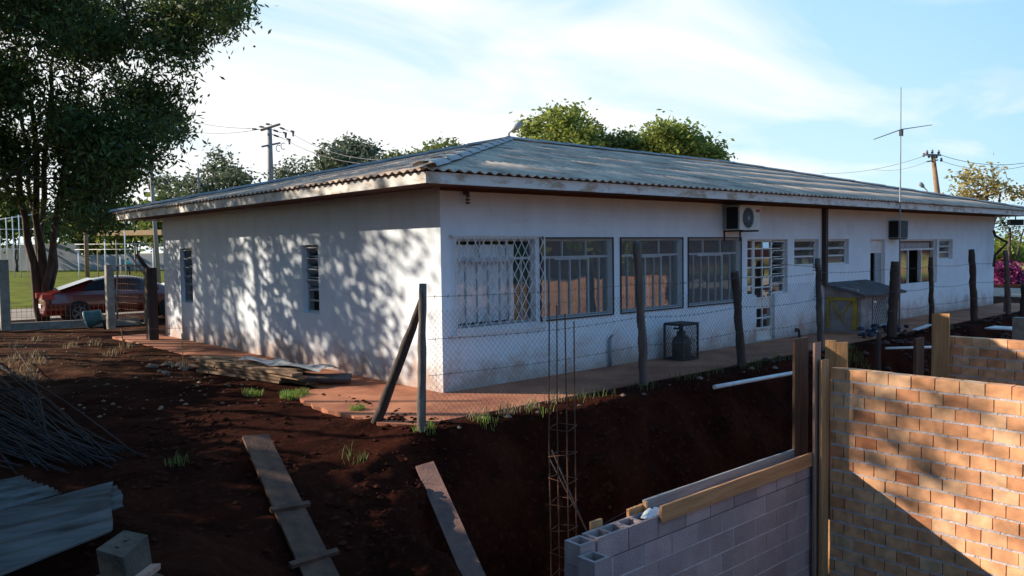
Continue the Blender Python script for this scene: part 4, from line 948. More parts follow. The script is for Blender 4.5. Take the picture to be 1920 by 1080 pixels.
for i in range(5):
    for k in range(n): r = .115*(1-i/4.2)**.6*rgm.uniform(.85, 1.15); vs.append((-1.32+r*1.3*math.cos(2*math.pi*k/n), -4.86+r*.6*math.sin(2*math.pi*k/n), ZT-.005+.055*i/4+rgm.uniform(-.004, .006)))
mb.add(vs, [(i*n+k, i*n+(k+1) % n, (i+1)*n+(k+1) % n, (i+1)*n+k) for i in range(4) for k in range(n)])
solo('mortar_heap', mb, M['white'], 'small heap of white mortar on top of the hollow blocks', 'mortar')
solo('string_line', MB().tube([(-1.9, -4.74, -.30), (-1.52, -4.75, -.245)], .003, 4), M['dark'], 'taut mason string from the small stake to the board end', 'string')
# vertical planks at the corner
def plank(x0, x1, y0, y1, z0, z1, m, label, seed=1):
    mb = MB(); rg = random.Random(seed); n = 12; vs = []
    for i in range(n+1):
        z = z0+(z1-z0)*i/n; w_ = rg.uniform(-.003, .003); v = rg.uniform(-.003, .003)
        tz = [0, 0, 0, 0] if i < n else [rg.uniform(-.012, .006) for _ in range(4)]
        for k, (x, y) in enumerate(((x0+w_, y0), (x1+v, y0), (x1+v, y1), (x0+w_, y1))): vs.append((x, y, z+tz[k]))
    fs = [(3, 2, 1, 0), tuple(n*4+k for k in range(4))]
    for i in range(n):
        for k in range(4): fs.append((i*4+k, i*4+(k+1) % 4, (i+1)*4+(k+1) % 4, (i+1)*4+k))
    return solo('upright_plank', mb.add(vs, fs), m, label, 'plank', 'upright planks at the wall corner')
plank(1.36, 1.66, -4.765, -4.735, -.9, 1.05, M['plankdark'], 'darkest upright plank with a bright lit edge, left of the corner')
plank(1.335, 1.465, -5.015, -4.99, -2.9, 1.03, M['plankpink'], 'pinkish upright plank in front of the end of the block wall', 2)
plank(1.375, 1.535, -5.075, -5.045, -2.9, .83, M['plankwarm'], 'narrow brown upright plank against the start of the brick wall', 3)
plank(1.715, 1.745, -5.06, -4.935, -2.0, 1.02, M['plankwarm'], 'left half of the wide yellowish upright planks behind the brick wall', 4)
plank(1.715, 1.745, -5.19, -5.065, -2.0, 1.01, M['plankwarm'], 'right half of the wide yellowish upright planks behind the brick wall', 5)
plank(5.50, 5.53, -4.90, -4.66, -2.0, 1.07, M['plankwarm'], 'pale wide upright plank at the start of the farther brick wall', 6)
solo('stump_board', MB().box(4.72, 5.0, -4.75, -4.71, -.6, .76), M['plankdark'], 'short dark board left of the farther brick wall', 'board')
solo('thin_stake', rough_post((4.55, -4.3, .84), (4.55, -4.3, -1.5), .04, 5), M['postdark'], 'thin dark stake between the two brick walls', 'stake')
solo('steel_stake', MB().tube([(4.95, -4.1, .82), (4.95, -4.1, -1.5)], .014, 6), M['framegrey'], 'grey steel rod beside the thin dark stake', 'rod')
# beam stubs on site further right
solo('site_post', rough_post((17.9, -2.4, .95), (17.9, -2.4, -.8), .12, 8), M['postdark'], 'short thick wooden post right of the leaning grey post', 'post')
# rebar column
t = thing('rebar_column', 'rusty reinforcing steel column of four bars with square ties rising from the pit', 'rebar cage', (-2.02, -4.42, -2.9))
cx_, cy_ = -2.03, -4.45; hs_ = .085
cor = [(-1, -1), (1, -1), (1, 1), (-1, 1)]
def rot(a, b, th=.35): return (cx_+hs_*(a*math.cos(th)-b*math.sin(th)), cy_+hs_*(a*math.sin(th)+b*math.cos(th)))
for i, (a, b) in enumerate(cor):
    x, y = rot(a, b); zt = (1.54, 1.46, 1.60, 1.64)[i]
    part('bar', MB().tube([(x, y, -2.8), (x+.004, y, -1), (x-.003, y+.004, .5), (x+.01*(i-1.5), y, zt)], .0062, 6), M['rust'], t)
for k in range(16):
    z = .53-.22*k; g = MB()
    P4 = [(*rot(a*1.12, b*1.12), z+.02*math.sin(k*2.1+i)) for i, (a, b) in enumerate(cor)]
    for i in range(4): g.tube([P4[i], P4[(i+1) % 4]], .0036, 5)
    part('tie', g, M['rust'], t)
for j, (a, b) in enumerate((((-1.72, -4.0, .2), (-1.05, -4.35, -1.6)), ((-1.66, -3.9, .1), (-.9, -4.3, -1.6)))):
    solo('loose_rebar', MB().tube([a, b], .008, 6), M['rebar'], ('upper', 'lower')[j]+' of two thin dark bars leaning in the pit right of the rebar column', 'rebar')
# ------------------------------------------------------------------ boards and sheets in the foreground
def lay(ax_, ay_, bx_, by_, w_, off):      # rest a straight board on the ground: lowest line that clears it
    ts = np.linspace(0, 1, 40); hs = []
    for t_ in ts: hs.append(max(H(ax_+(bx_-ax_)*t_+o*.9, ay_+(by_-ay_)*t_+o*.2) for o in (-w_/2, 0, w_/2)))
    hs = np.array(hs); best = None
    for za in np.linspace(hs[0]+off, hs[0]+off+.6, 61):
        sl_ = max((hs[1:]+off-za)/ts[1:]); c_ = (za*2+sl_)-2*hs[0]
        if best is None or c_ < best[0]: best = (c_, za, za+sl_)
    return Vector((ax_, ay_, best[1])), Vector((bx_, by_, best[2]))
a, b = lay(-3.42, -1.28, -4.12, -4.45, .27, .03)
t = thing('cleated_ramp', 'brown plank ramp with three cross cleats lying down the dark slope', 'ramp', tuple(a))
dd = (b-a).normalized(); nrm = Vector((.0, -.28, .95)); side = dd.cross(nrm).normalized(); nrm = side.cross(dd).normalized()
mb = MB(); mb.bar(a, b+dd*1.3, .27, .035, up=nrm); part('plank', mb, M['rampwood'], t)
for s, w_, sk in ((1.48, .36, .02), (2.28, .42, .05), (2.90, .40, .06)):
    c = a+dd*s+nrm*.035; mb = MB(); mb.bar(c-side*w_/2-dd*sk, c+side*w_/2+dd*sk, .055, .035, up=nrm); part('cleat', mb, M['rampwood'], t)
la, lb_ = lay(-1.98, -2.30, -2.56, -3.85, .22, .03); lb_ = la+(lb_-la)*1.25
board('leaning_board', la, lb_, .20, .025, M['boardpink'], 'pinkish stained board leaning on the bank of the pit', up=(.85, -.5, .15), rag=.0015)
def sheet(pts, name, label, m, waves=8, amp=.02, thick=.008, seed=1, curl=.0):
    """corrugated sheet over a quad: pts = origin, end of the ridges direction, end across, far corner"""
    p0, p1, p2, p3 = [Vector(p) for p in pts]; nu, nv = 14, waves*8; vs = []; rg = random.Random(seed)
    nrm = (p1-p0).cross(p2-p0).normalized(); nrm = nrm if nrm.z > 0 else -nrm
    for s in (1, -1):
        for i in range(nu+1):
            for j in range(nv+1):
                u, v = i/nu, j/nv; p = (p0*(1-u)+p1*u)*(1-v)+(p2*(1-u)+p3*u)*v
                e = .012*math.sin(7*v+seed)*(1 if i == nu else 0)
                vs.append(p+nrm*(amp*math.cos(2*math.pi*v*waves)+curl*math.sin(math.pi*v)+s*thick/2+.003*math.sin(3*u+seed))+(p1-p0).normalized()*e)
    n1 = (nu+1)*(nv+1); fs = []
    for i in range(nu):
        for j in range(nv):
            q = i*(nv+1)+j; fs += [(q, q+1, q+nv+2, q+nv+1), (q+n1, q+nv+1+n1, q+nv+2+n1, q+1+n1)]
    for j in range(nv):
        for q in (j, nu*(nv+1)+j): fs.append((q, q+1, q+1+n1, q+n1))
    for i in range(nu):
        for q in (i*(nv+1), i*(nv+1)+nv): fs.append((q, q+nv+1, q+nv+1+n1, q+n1))
    return solo(name, MB().add(vs, fs, True), m, label, 'roofing sheet', 'loose roofing sheets')
sheet([(-6.9, -3.05, .30), (-5.13, -2.42, .26), (-7.0, -4.55, .30), (-5.50, -3.78, .30)], 'roofing_sheet', 'large pale stained roofing sheet lying at the lower left corner', M['sheet'], 5, .011, seed=2)
sheet([(-6.8, -1.75, .22), (-5.55, -1.30, .16), (-6.95, -3.0, .24), (-5.45, -2.25, .20)], 'roofing_sheet', 'ribbed blue grey roofing sheet partly under the larger one', M['sheet'], 8, .016, seed=3)
sheet([(-6.2, -2.7, .21), (-5.07, -2.38, .205), (-6.3, -3.4, .21), (-5.20, -3.02, .215)], 'roofing_sheet', 'roofing sheet whose white edge sticks out beyond the large stained sheet', M['sheet'], 4, .012, seed=5)
# timber end
t = thing('timber_post', 'thick weathered square timber end standing up at the bottom left corner', 'timber', (-5.62, -4.5, -.2))
c0 = Vector((-5.615, -4.435, .445)); ax1 = Vector((.73, -.35, -.02)).normalized(); 
tp = [Vector(at(180, 1030, 4.35)), Vector(at(232, 994, 4.62)), Vector(at(277, 1003, 4.55)), Vector(at(231, 1046, 4.28))]
dn = Vector((.10, -.03, -1.0))*.75
vs = tp+[p+dn for p in tp]
part('post', MB().add(vs, [(3, 2, 1, 0), (4, 5, 6, 7), (0, 1, 5, 4), (1, 2, 6, 5), (2, 3, 7, 6), (3, 0, 4, 7)]), M['timber'], t)
g = MB()
for s in (.3, .62): p = tp[0].lerp(tp[1], s).lerp(tp[3].lerp(tp[2], s), .5); g.lathe(p+Vector((0, 0, .001)), [(0, .002), (.012, .002), (.012, 0)], 8)
part('bolt_hole', g, M['black'], t)
solo('pale_offcut', MB().bar(at(262, 1085, 4.1), at(292, 1062, 4.35), .05, .03), M['plankpink'], 'small pale wooden offcut against the timber end', 'offcut')
for j in range(3):
    solo('dark_plank', MB().bar((-6.5, -4.30-.13*j, .12+.01*j), (-5.35, -3.95-.13*j, .10), .11, .03), M['postdark'], ('upper', 'middle', 'lower')[j]+' of the dark planks under the large stained roofing sheet', 'plank', 'dark planks under the sheet')
# rebar heap
proto_n = 0
rgr = random.Random(12)
base_bar = None
def rebar_mesh(Lr, bow):
    mb = MB(); pts = [(bow*math.sin(math.pi*s), Lr*s, .02*math.sin(5*s)) for s in np.linspace(0, 1, 10)]; mb.tube(pts, .0075, 5); return mb
protos = []
for i in range(5):
    o = mesh_obj('rebar', rebar_mesh(11+i*.15, rgr.uniform(-.35, .35)), M['rebar'], base=(0, 0, 0)); protos.append(o)
cnt = 0
for i in range(78):
    src = protos[i % 5]; o = src if i < 5 else src.copy()
    if i >= 5: col.objects.link(o)
    s = rgr.uniform(-.5, .5); xs_ = -4.95+s*1.05+rgr.uniform(-.1, .1); ys_ = -.35-.9*(s)-1.0*0+rgr.uniform(-.5, .6)-.3
    if s > .2: ys_ = -.75+rgr.uniform(-.2, .5)
    ang = R_(6.0+rgr.gauss(0, 5.5)); zz = max(0, .24*(1-abs(s)*1.5))*rgr.uniform(.15, 1)+.03
    o.location = (xs_, ys_, H(xs_, ys_)*.4+zz*.4+.02); o.rotation_euler = (R_(rgr.uniform(.6, 1.9)*zz*2), 0, ang)
    tag(o, 'thin dark steel rebar in the long heap on the ground at the left', 'rebar', 'rebars in the long heap')
for j, (px, dy) in enumerate(((55, 0), (76, .1), (84, .15))):
    p = Vector(onz(px, 828, .02)); q = Vector(onz(px+2, 800, .02))
    solo('bent_rebar', MB().tube([p, p+Vector((.02, .12, .22)), p+Vector((.0, .35, .44)), p+Vector((-.06, .9, .50)), p+Vector((-.15, 1.9, .34))], .008, 6), M['rebar'], ('leftmost', 'middle', 'rightmost')[j]+' of three bars bent down in a hoop over the rebar heap', 'rebar', 'bent bars over the heap')
# lumber stack, sheet, tiles, stakes
rgl = random.Random(3)
k = 0
for lay in range(4):
    for j in range(3):
        y0 = rgl.uniform(4.6, 5.4); y1 = rgl.uniform(1.9, 2.9)-.0; x = -1.72+.21*j+rgl.uniform(-.03, .03)+.02*lay; z = .05+.052*lay
        board('lumber', (x, y0, z), (x+.42+rgl.uniform(-.05, .05), y1, z+.01), .18, .042, M['lumber'], '%s plank of the %s layer in the old lumber stack beside the side wall' % (('outer', 'middle', 'inner')[j], ('lowest', 'second', 'third', 'top')[lay]), 'plank', up=(1, .1, 0), group='planks in the lumber stack', rag=.006, seed=k); k += 1
n_ = 26; vs = []
for i in range(n_+1):
    for j in range(9):
        u, v = i/n_, j/8; vs.append((-1.38+.42*v+.34*u+.03*math.sin(9*u), 4.0-2.1*u, .275+.02*math.sin(11*u+5*v)+.018*math.sin(23*u*v+2)-.10*abs(v-.5)**2))
solo('plastic_sheet', MB().add(vs, [(i*9+j, i*9+j+1, (i+1)*9+j+1, (i+1)*9+j) for i in range(n_) for j in range(8)], True), M['plastic'], 'crumpled translucent plastic sheet on top of the lumber stack', 'plastic sheet')
mb = MB()
sheet([(-.95, 2.35, .11), (-.35, 2.0, .10), (-1.2, 1.95, .11), (-.6, 1.6, .08)], 'broken_tile', 'broken dark corrugated tile at the end of the lumber stack', M['shedroof'], 4, .03, seed=8)
def rock(mb, x, y, z, r, rg, fl=.6):
    n = 7; vs = [(x, y, z+r*fl)]; 
    for lv, (rr, zz) in enumerate(((.75, .35), (1., -.05), (.7, -.5))):
        for k in range(n): a = 2*math.pi*k/n+lv*.4; q = r*rr*rg.uniform(.7, 1.2); vs.append((x+q*math.cos(a), y+q*math.sin(a), z+zz*r*fl*rg.uniform(.8, 1.2)))
    fs = [(0, 1+k, 1+(k+1) % n) for k in range(n)]
    for lv in range(2):
        for k in range(n): fs.append((1+lv*n+k, 1+(lv+1)*n+k, 1+(lv+1)*n+(k+1) % n, 1+lv*n+(k+1) % n))
    mb.add(vs, fs)
def rocks(name, label, spots, m, cat='stone', group=None):
    for j, (x, y, r) in enumerate(spots):
        mb = MB(); rock(mb, x, y, H(x, y)+r*.25, r, random.Random(j+len(name)));
        solo(name, mb, m, label, cat, group)
rocks('rubble_stone', 'pale rubble stone among others beyond the end of the lumber stack', [(-1.9+random.uniform(-.4, .5), 5.6+random.uniform(-.5, .6), random.uniform(.05, .11)) for _ in range(14)], M['stone'], group='rubble stones by the lumber stack')
rocks('rubble_stone', 'small stone lying on the rim of the cut', [(-1.0+i*.62+random.uniform(-.3, .3), -1.98+random.uniform(-.06, .12), random.uniform(.02, .065)) for i in range(12)], M['stone'], group='stones on the rim of the cut')
# clods and litter: nobody could count them
def scatter(name, n, fx, fy, r0, r1, m, seed=1, cond=None):
    mb = MB(); rg = random.Random(seed); c = 0
    while c < n:
        x, y = rg.uniform(*fx), rg.uniform(*fy)
        if cond and not cond(x, y): continue
        if name != 'yard_litter' and rg.random() > float(sstep(-.25, .75, wob(np.array([x]), np.array([y]), 1.7, 4)[0]))+.05: continue
        r = r0+(r1-r0)*rg.random()**3; z = H(x, y); rock(mb, x, y, z+r*.2, r, rg); c += 1
    o = mesh_obj(name, mb, m); o['kind'] = 'stuff'; return o
scatter('soil_clods', 2600, (-5.6, 9), (-3.3, 1.2), .006, .045, mat('clod', (.065, .019, .011), (.022, .006, .004), bump=.3, island=.3, spec=.03), 3, lambda x, y: (x < -1.1 or y < -1.9))
scatter('yard_litter', 1200, (-6.5, -1.2), (1.0, 16), .008, .04, mat('litter', (.30, .19, .12), (.10, .045, .025), bump=.2, island=.4), 4)
scatter('site_clods', 1200, (6, 20), (-4.5, -1.6), .02, .12, mat('clod_dark', (.07, .024, .016), (.03, .011, .008), bump=.3, island=.3), 5)
def grass(name, spots, seed=1, hh=.12, m=None):
    rg = random.Random(seed); mb = MB()
    for (x, y, r, n) in spots:
        for _ in range(n):
            a = rg.uniform(0, 6.28); q = r*math.sqrt(rg.random()); X_, Y_ = x+q*math.cos(a), y+q*math.sin(a); z = H(X_, Y_)
            if X_ > -1.05 and Y_ > -1.5: z = max(z, .012)
            h = hh*rg.uniform(.4, 1.2); b = rg.uniform(0, 6.28); l = h*rg.uniform(.2, .8); wx, wy = .004*math.sin(b), -.004*math.cos(b)
            mb.add([(X_-wx, Y_-wy, z), (X_+wx, Y_+wy, z), (X_+l*.4*math.cos(b)+wx, Y_+l*.4*math.sin(b)+wy, z+h*.65), (X_+l*math.cos(b), Y_+l*math.sin(b), z+h), (X_+l*.4*math.cos(b)-wx, Y_+l*.4*math.sin(b)-wy, z+h*.65)], [(0, 1, 2, 4), (4, 2, 3)])
    o = mesh_obj(name, mb, m or M['grass']); o['kind'] = 'stuff'; return o
grass('grass', [(-1.62, 1.45, .22, 420), (-2.05, 1.9, .15, 90), (-1.52, -.15, .10, 170), (-1.6, -1.78, .14, 70), (-.75, -1.85, .16, 60), (.1, -1.9, .2, 25)], 2, .10)
grass('weeds', [(x+random.uniform(-.2, .2), -1.75+random.uniform(-.1, .1), .22, 22) for x in np.arange(1.0, 6.4, .6)]+[(-2.6, -1.9, .15, 30), (-4.2, -1.2, .12, 30), (8.5, -2.0, .4, 200), (13.9, -1.7, .3, 200)], 3, .13, M['leafmid'])
grass('dry_grass', [(random.uniform(-.9, 1.2), random.uniform(-1.75, -1.5), .1, 22) for _ in range(9)]+[(random.uniform(-5, -1.4), random.uniform(5, 14), .2, 30) for _ in range(26)], 5, .16, leafmat('dry_blade', (.42, .33, .18), (.22, .16, .08), .2))
# turf edge, weeds tufts beyond the street are in the ground material
st1, st2 = (-1.62, 9.51, 0), (-2.04, 4.73, 0)
solo('marker_stake', MB().tube([(-1.62, 9.51, -.1), (-1.70, 9.52, .46)], .012, 6), M['plankwarm'], 'thin pale marker stake carrying a string, farther of the two', 'stake')
solo('marker_stake', MB().tube([(-2.04, 4.73, -.1), (-2.05, 4.75, .72)], .010, 6), M['plankwarm'], 'thin pale marker stake with a string, nearer to the lumber stack', 'stake')
solo('string_line', MB().tube([(-1.70, 9.5, .42), (-1.0, 9.2, .43), (-.3, 8.9, .42)], .004, 4), M['plankpink'], 'pale string running from the far marker stake towards the wall', 'string')
# white pipes on the cut
solo('plastic_pipe', MB().tube([(3.32, -2.38, -.03), (5.9, -2.32, -.10)], .034, 12), M['pvc'], 'long white plastic pipe jutting along the rim of the cut', 'pipe')
solo('plastic_pipe', MB().tube([(9.3, -2.36, .0), (10.1, -2.95, .0)], .026, 8), M['pvc'], 'short white pipe lying on the dark soil near the shed', 'pipe')
solo('plastic_strip', MB().bar((11.9, -1.9, .14), (13.2, -1.75, .16), .12, .02), M['pvc'], 'pale flat strip on the soil right of the thick dark post', 'strip')
solo('paper_sheet', MB().box(14.2, 14.9, -3.2, -2.6, .03, .06), M['pvc'], 'white sheet of rubbish on the soil behind the farther brick wall', 'sheet')
# ------------------------------------------------------------------ yard gate, posts, kerb
def post_at(px, py0, py1, d, wpx, name, label, m, cat='post'):
    a = Vector(at(px, py1, d)); b = Vector(at(px, py0, d)); w_ = wpx*d/FOC; mb = MB()
    mb.box(a.x-w_/2, a.x+w_/2, a.y-w_/2, a.y+w_/2, a.z-.2, b.z); return solo(name, mb, m, label, cat)
post_at(10, 487, 606, 23, 16, 'gate_post', 'grey concrete post at the left edge of the yard', M['concpost'], 'gate post')
post_at(208, 496, 603, 22, 13, 'gate_post', 'sunlit concrete gate post in front of the red car', M['concpost'], 'gate post')
post_at(286, 502, 622, 19.5, 17, 'gate_post', 'dark thick gate post beside the far corner of the side wall', M['postdark'], 'gate post')
t = thing('yard_gate', 'thin dark metal gate between the two gate posts', 'gate', at(245, 600, 21))
f = MB(); A = [at(220, 498, 21.3), at(272, 498, 20.3), at(220, 600, 21.3), at(272, 606, 20.3)]
for i, j in ((0, 1), (2, 3), (0, 2), (1, 3)): f.bar(A[i], A[j], .035, .035)
part('gate_frame', f, M['dark'], t)
f = MB()
for s in np.linspace(.06, .94, 15):
    p = Vector(A[0]).lerp(Vector(A[1]), s); q = Vector(A[2]).lerp(Vector(A[3]), s); f.bar(p, q, .006, .006)
for s in np.linspace(.1, .9, 8):
    p = Vector(A[0]).lerp(Vector(A[2]), s); q = Vector(A[1]).lerp(Vector(A[3]), s); f.bar(p, q, .006, .006)
part('gate_mesh', f, M['rust'], t)
solo('leaning_pole', MB().tube([at(256, 478, 19.8), at(278, 506, 19.8)], .055, 8), M['postdark'], 'dark pole leaning on the thick gate post', 'pole')
solo('leaning_rod', MB().tube([at(238, 470, 20.6), at(275, 520, 20.6)], .02, 6), M['framegrey'], 'thin grey rod crossing behind the gate', 'rod')
f = MB(); a = at(2, 600, 23); b = at(330, 600, 20.6)
mb = MB(); mb.bar((-6, 18.9, .02), (.8, 16.6, .05), .16, .22); solo('kerb_wall', mb, M['concpost'], 'low concrete kerb along the far side of the yard', 'kerb')
t = thing('yard_fence', 'low rusty wire fence between the left post and the tree', 'fence', (-3, 18.6, 0)); f = MB()
for s in np.linspace(0, 1, 46):
    p = Vector((-5.2, 18.95, 0)).lerp(Vector((.2, 17.1, 0)), s); f.bar(p+Vector((0, 0, .05)), p+Vector((0, 0, .62)), .007, .007)
for z in (.12, .28, .44, .60): f.bar((-5.2, 18.95, z), (.2, 17.1, z), .007, .007)
part('wire_mesh', f, M['rust'], t)
# tipped tub and bucket
p = Vector(onz(172, 617, .0)); r = .23
t = thing('plastic_tub', 'tipped teal plastic tub with a pale rim beside the red car', 'tub', tuple(p))
mb = MB(); n = 20; ax_ = Vector((.9, -.35, .25)).normalized(); s1 = ax_.cross(Vector((0, 0, 1))).normalized(); s2 = s1.cross(ax_)
c0 = p+Vector((-.12, .05, .26))
def ringpts(c, r): return [c+s1*(r*math.cos(2*math.pi*k/n))+s2*(r*math.sin(2*math.pi*k/n)) for k in range(n)]
mb.add(ringpts(c0, .25)+ringpts(c0+ax_*.42, .19)+ringpts(c0+ax_*.40, .17)+ringpts(c0, .235), [(i*n+k, i*n+(k+1) % n, (i+1)*n+(k+1) % n, (i+1)*n+k) for i in range(3) for k in range(n)]+[tuple(n+k for k in range(n))], True)
part('tub_body', mb, M['teal'], t)
mb = MB(); mb.tube(ringpts(c0, .25)+[ringpts(c0, .25)[0]], .02, 6); part('rim', mb, M['tealrim'], t)
p = onz(202, 617, 0); solo('black_bucket', MB().lathe(p, [(.0, 0), (.10, 0), (.14, .26), (.125, .26), (.09, .02), (0, .02)], 14), M['black'], 'small black bucket beside the gate post', 'bucket')
# ------------------------------------------------------------------ cars
def car(name, label, x, y, paint, rot=0., S=1.):
    t = thing(name, label, 'car', (x, y, -.02)); org = ORG[t.name]
    Lc, hw = 4.6, .88
    xs = [0, .08, .35, .75, 1.0, 1.5, 2.0, 2.5, 3.0, 3.4, 3.9, 4.3, 4.52, 4.6]
    belt = [.72, .90, .98, 1.0, 1.0, .98, .97, .96, .95, .93, .86, .78, .66, .5]
    roofz = [.74, .92, 1.0, 1.10, 1.22, 1.38, 1.44, 1.44, 1.36, 1.16, .92, .82, .68, .52]
    rw = [.8, .82, .80, .76, .70, .62, .60, .60, .62, .70, .78, .76, .70, .6]
    bw = [.74, .82, .87, .88, .88, .88, .88, .88, .88, .88, .87, .84, .76, .62]
    mb = MB(); vs = []
    for i, X_ in enumerate(xs):
        ring = [(-bw[i]*.86, .22), (-bw[i], .38), (-bw[i], .62), (-bw[i]*.97, belt[i]), (-rw[i], roofz[i]-.03), (-rw[i]*.6, roofz[i]), (rw[i]*.6, roofz[i]), (rw[i], roofz[i]-.03), (bw[i]*.97, belt[i]), (bw[i], .62), (bw[i], .38), (bw[i]*.86, .22)]
        vs += [(X_, a, b) for a, b in ring]
    n = 12; fs = [(i*n+k, (i+1)*n+k, (i+1)*n+(k+1) % n, i*n+(k+1) % n) for i in range(len(xs)-1) for k in range(n)]+[tuple(range(n)), tuple((len(xs)-1)*n+k for k in reversed(range(n)))]
    def P_(mb):
        c, s = math.cos(rot), math.sin(rot); mb.v = [(org[0]+c*a-s*b, org[1]+s*a+c*b, org[2]+z) for a, b, z in mb.v]; return mb
    mb.add(vs, fs, True); bo = part('body', P_(mb), paint, t)
    m = bo.modifiers.new('sub', 'SUBSURF'); m.levels = m.render_levels = 1
    for s in (-1, 1):
        def side(x_, z, i=0):  # point on the flank glass
            k = np.interp(x_, xs, belt); rz = np.interp(x_, xs, roofz)-.05; q = 0 if rz <= k else (z-k)/(rz-k)
            return (x_, s*(np.interp(x_, xs, bw)*.97*(1-q)+np.interp(x_, xs, rw)*q+.012), z)
        for nm, poly in (('rear_side_window', [(1.05, 1.02), (2.0, 1.01), (2.0, 1.36), (1.55, 1.31), (1.25, 1.20)]), ('front_side_window', [(2.1, 1.01), (3.25, .99), (3.0, 1.18), (2.7, 1.32), (2.1, 1.36)])):
            g = MB().add([side(a, b) for a, b in poly], [tuple(range(len(poly)))]); part(nm, P_(g), M['carglass'], t)
        for X_ in (.95, 3.65):
            wmb = MB(); r = .31
            cpts = [(X_, s*.78, .31), (X_, s*.89, .31)]
            wmb.tube(cpts, r, 22); wh = part('wheel', P_(wmb), M['tyre'], t)
            rmb = MB(); rmb.tube([(X_, s*.893, .31+.0)]+[(X_, s*.90, .31)], .05, 12); rmb.tube([(X_+.195*math.cos(q), s*.897, .31+.195*math.sin(q)) for q in np.linspace(0, 6.2832, 19)], .014, 5, False)
            for a in range(5): rmb.bar((X_, s*.90, .31), (X_+.19*math.cos(a*1.257), s*.90, .31+.19*math.sin(a*1.257)), .05, .015, up=(0, 1, 0))
            part('rim', P_(rmb), M['rim'], wh)
            amb = MB(); amb.tube([(X_, s*.86, .33), (X_, s*.882, .33)], .37, 22); part('wheel_arch', P_(amb), M['black'], t)
        part('tail_lamp', P_(MB().box(-.035, .30, s*.86 if s > 0 else -.86, s*.60, .76, .92)), M['tail'], t)
        part('door_handle', P_(MB().box(1.75, 1.92, s*.885, s*.91, .86, .89)), M['rim'], t)
        part('mirror', P_(MB().box(3.1, 3.25, s*.9, s*1.05, .95, 1.07)), paint, t)
    g = MB().add([(.42, -.72, 1.035), (.42, .72, 1.035), (1.42, .60, 1.375), (1.42, -.60, 1.375)], [(0, 3, 2, 1)]); part('rear_window', P_(g), M['carglass'], t)
    part('number_plate', P_(MB().box(-.02, .02, -.26, .26, .48, .60)), M['white'], t)
    return t
car('red_car', 'dark red saloon car parked behind the yard gate', -1.35, 19.1, M['carpaint'], R_(-5))
car('white_car', 'white car mostly hidden behind the far corner of the building', 3.4, 22.8, M['carwhite'], R_(-5))
# ------------------------------------------------------------------ court, wall, pavilion, person
p0, p1 = Vector((-20, 112, 0)), Vector((60, 95, 0))
def longwall(a, b, z1, th, name, label, m, z0=-.3):
    mb = MB(); mb.bar((a[0], a[1], (z0+z1)/2), (b[0], b[1], (z0+z1)/2), th, z1-z0); return solo(name, mb, m, label, 'wall')
a = at(-80, 500, 118); b = at(150, 500, 112); longwall(a, b, 3.7, .2, 'boundary_wall', 'taller pale grey boundary wall behind the court at the far left', M['greywall'])
a = at(150, 500, 112); b = at(420, 500, 104); longwall(a, b, 2.1, .2, 'boundary_wall', 'lower blue grey boundary wall behind the field, left of the building', M['greywall'])
for j, (px, top, d) in enumerate(((2, 411, 78), (15, 408, 78), (27, 406, 78), (39, 403, 78), (-12, 413, 78), (52, 402, 79))):
    a = Vector(at(px, 500, d)); b = Vector(at(px, top, d)); solo('court_post', MB().tube([(a.x, a.y, -.2), (a.x, a.y, b.z)], .05, 6), M['white'], 'white court fence post at the far left, %s from the left edge' % ('second', 'third', 'fourth', 'fifth', 'first', 'sixth')[j], 'fence post', 'white posts of the court fence')
a = at(-30, 416, 78); b = at(60, 402, 79); solo('top_rail', MB().tube([a, b], .06, 6), M['white'], 'sloping white rail along the top of the court posts', 'rail')
mb = MB()
for y_ in (457, 467, 430): mb.tube([at(-30, y_, 78), at(60, y_, 79)], .03, 5)
solo('court_wires', mb, M['white'], 'horizontal cables between the court posts at the far left', 'cables')
for j, (px, t0, d, lb) in enumerate(((236, 400, 72, 'tall slim white court post left of the pavilion roof middle'), (198, 445, 72, 'short white court post just left of the gate post'), (184, 470, 74, 'short reddish court post right of the wooden pole'), (148, 475, 74, 'short white court post left of the wooden pole'), (226, 482, 74, 'low white court post near the walking person'), (288, 465, 60, 'white stub post beside the far wall corner'))):
    a = Vector(at(px, 500, d)); b = Vector(at(px, t0, d)); solo('court_post', MB().tube([(a.x, a.y, -.2), (a.x, a.y, b.z)], .055, 6), M['white'] if j != 2 else M['tanroof'], lb, 'fence post')
mb = MB()
for y_ in (458, 468): mb.tube([at(140, y_, 72), at(320, y_-1, 70)], .025, 5)
solo('court_wires', mb, M['white'], 'two horizontal cables crossing behind the gate posts', 'cables')
a = Vector(at(164, 515, 60)); solo('wooden_pole', MB().tube([(a.x, a.y, -.2), (a.x, a.y, 5.5)], [.17, .14], 8), M['polewood'], 'orange brown wooden pole behind the roof of the red car', 'pole')
a = Vector(at(298, 500, 40)); solo('concrete_pole', MB().tube([(a.x, a.y, -.2), (a.x-.25, a.y, 7.3)], [.12, .09], 8), M['pole'], 'concrete pole next to the far corner of the side wall', 'pole')
a = Vector(at(372, 340, 44)); solo('thin_pole', MB().tube([(a.x, a.y, -.2), (a.x, a.y, at(372, 315, 44)[2])], .06, 8), M['pole'], 'thin dark pole sticking up over the left eave', 'pole')
t = thing('pavilion', 'open pavilion with a flat tan roof beyond the court', 'pavilion', at(262, 500, 92))
a = Vector(at(212, 438, 92)); b = Vector(at(330, 436, 88)); mb = MB(); mb.bar(a, b, 4, .55); part('roof', mb, M['tanroof'], t)
for s in (.05, .35, .65, .95):
    p = a.lerp(b, s); part('post', MB().tube([(p.x, p.y, -.2), (p.x, p.y, p.z-.2)], .1, 6), M['pole'], t)
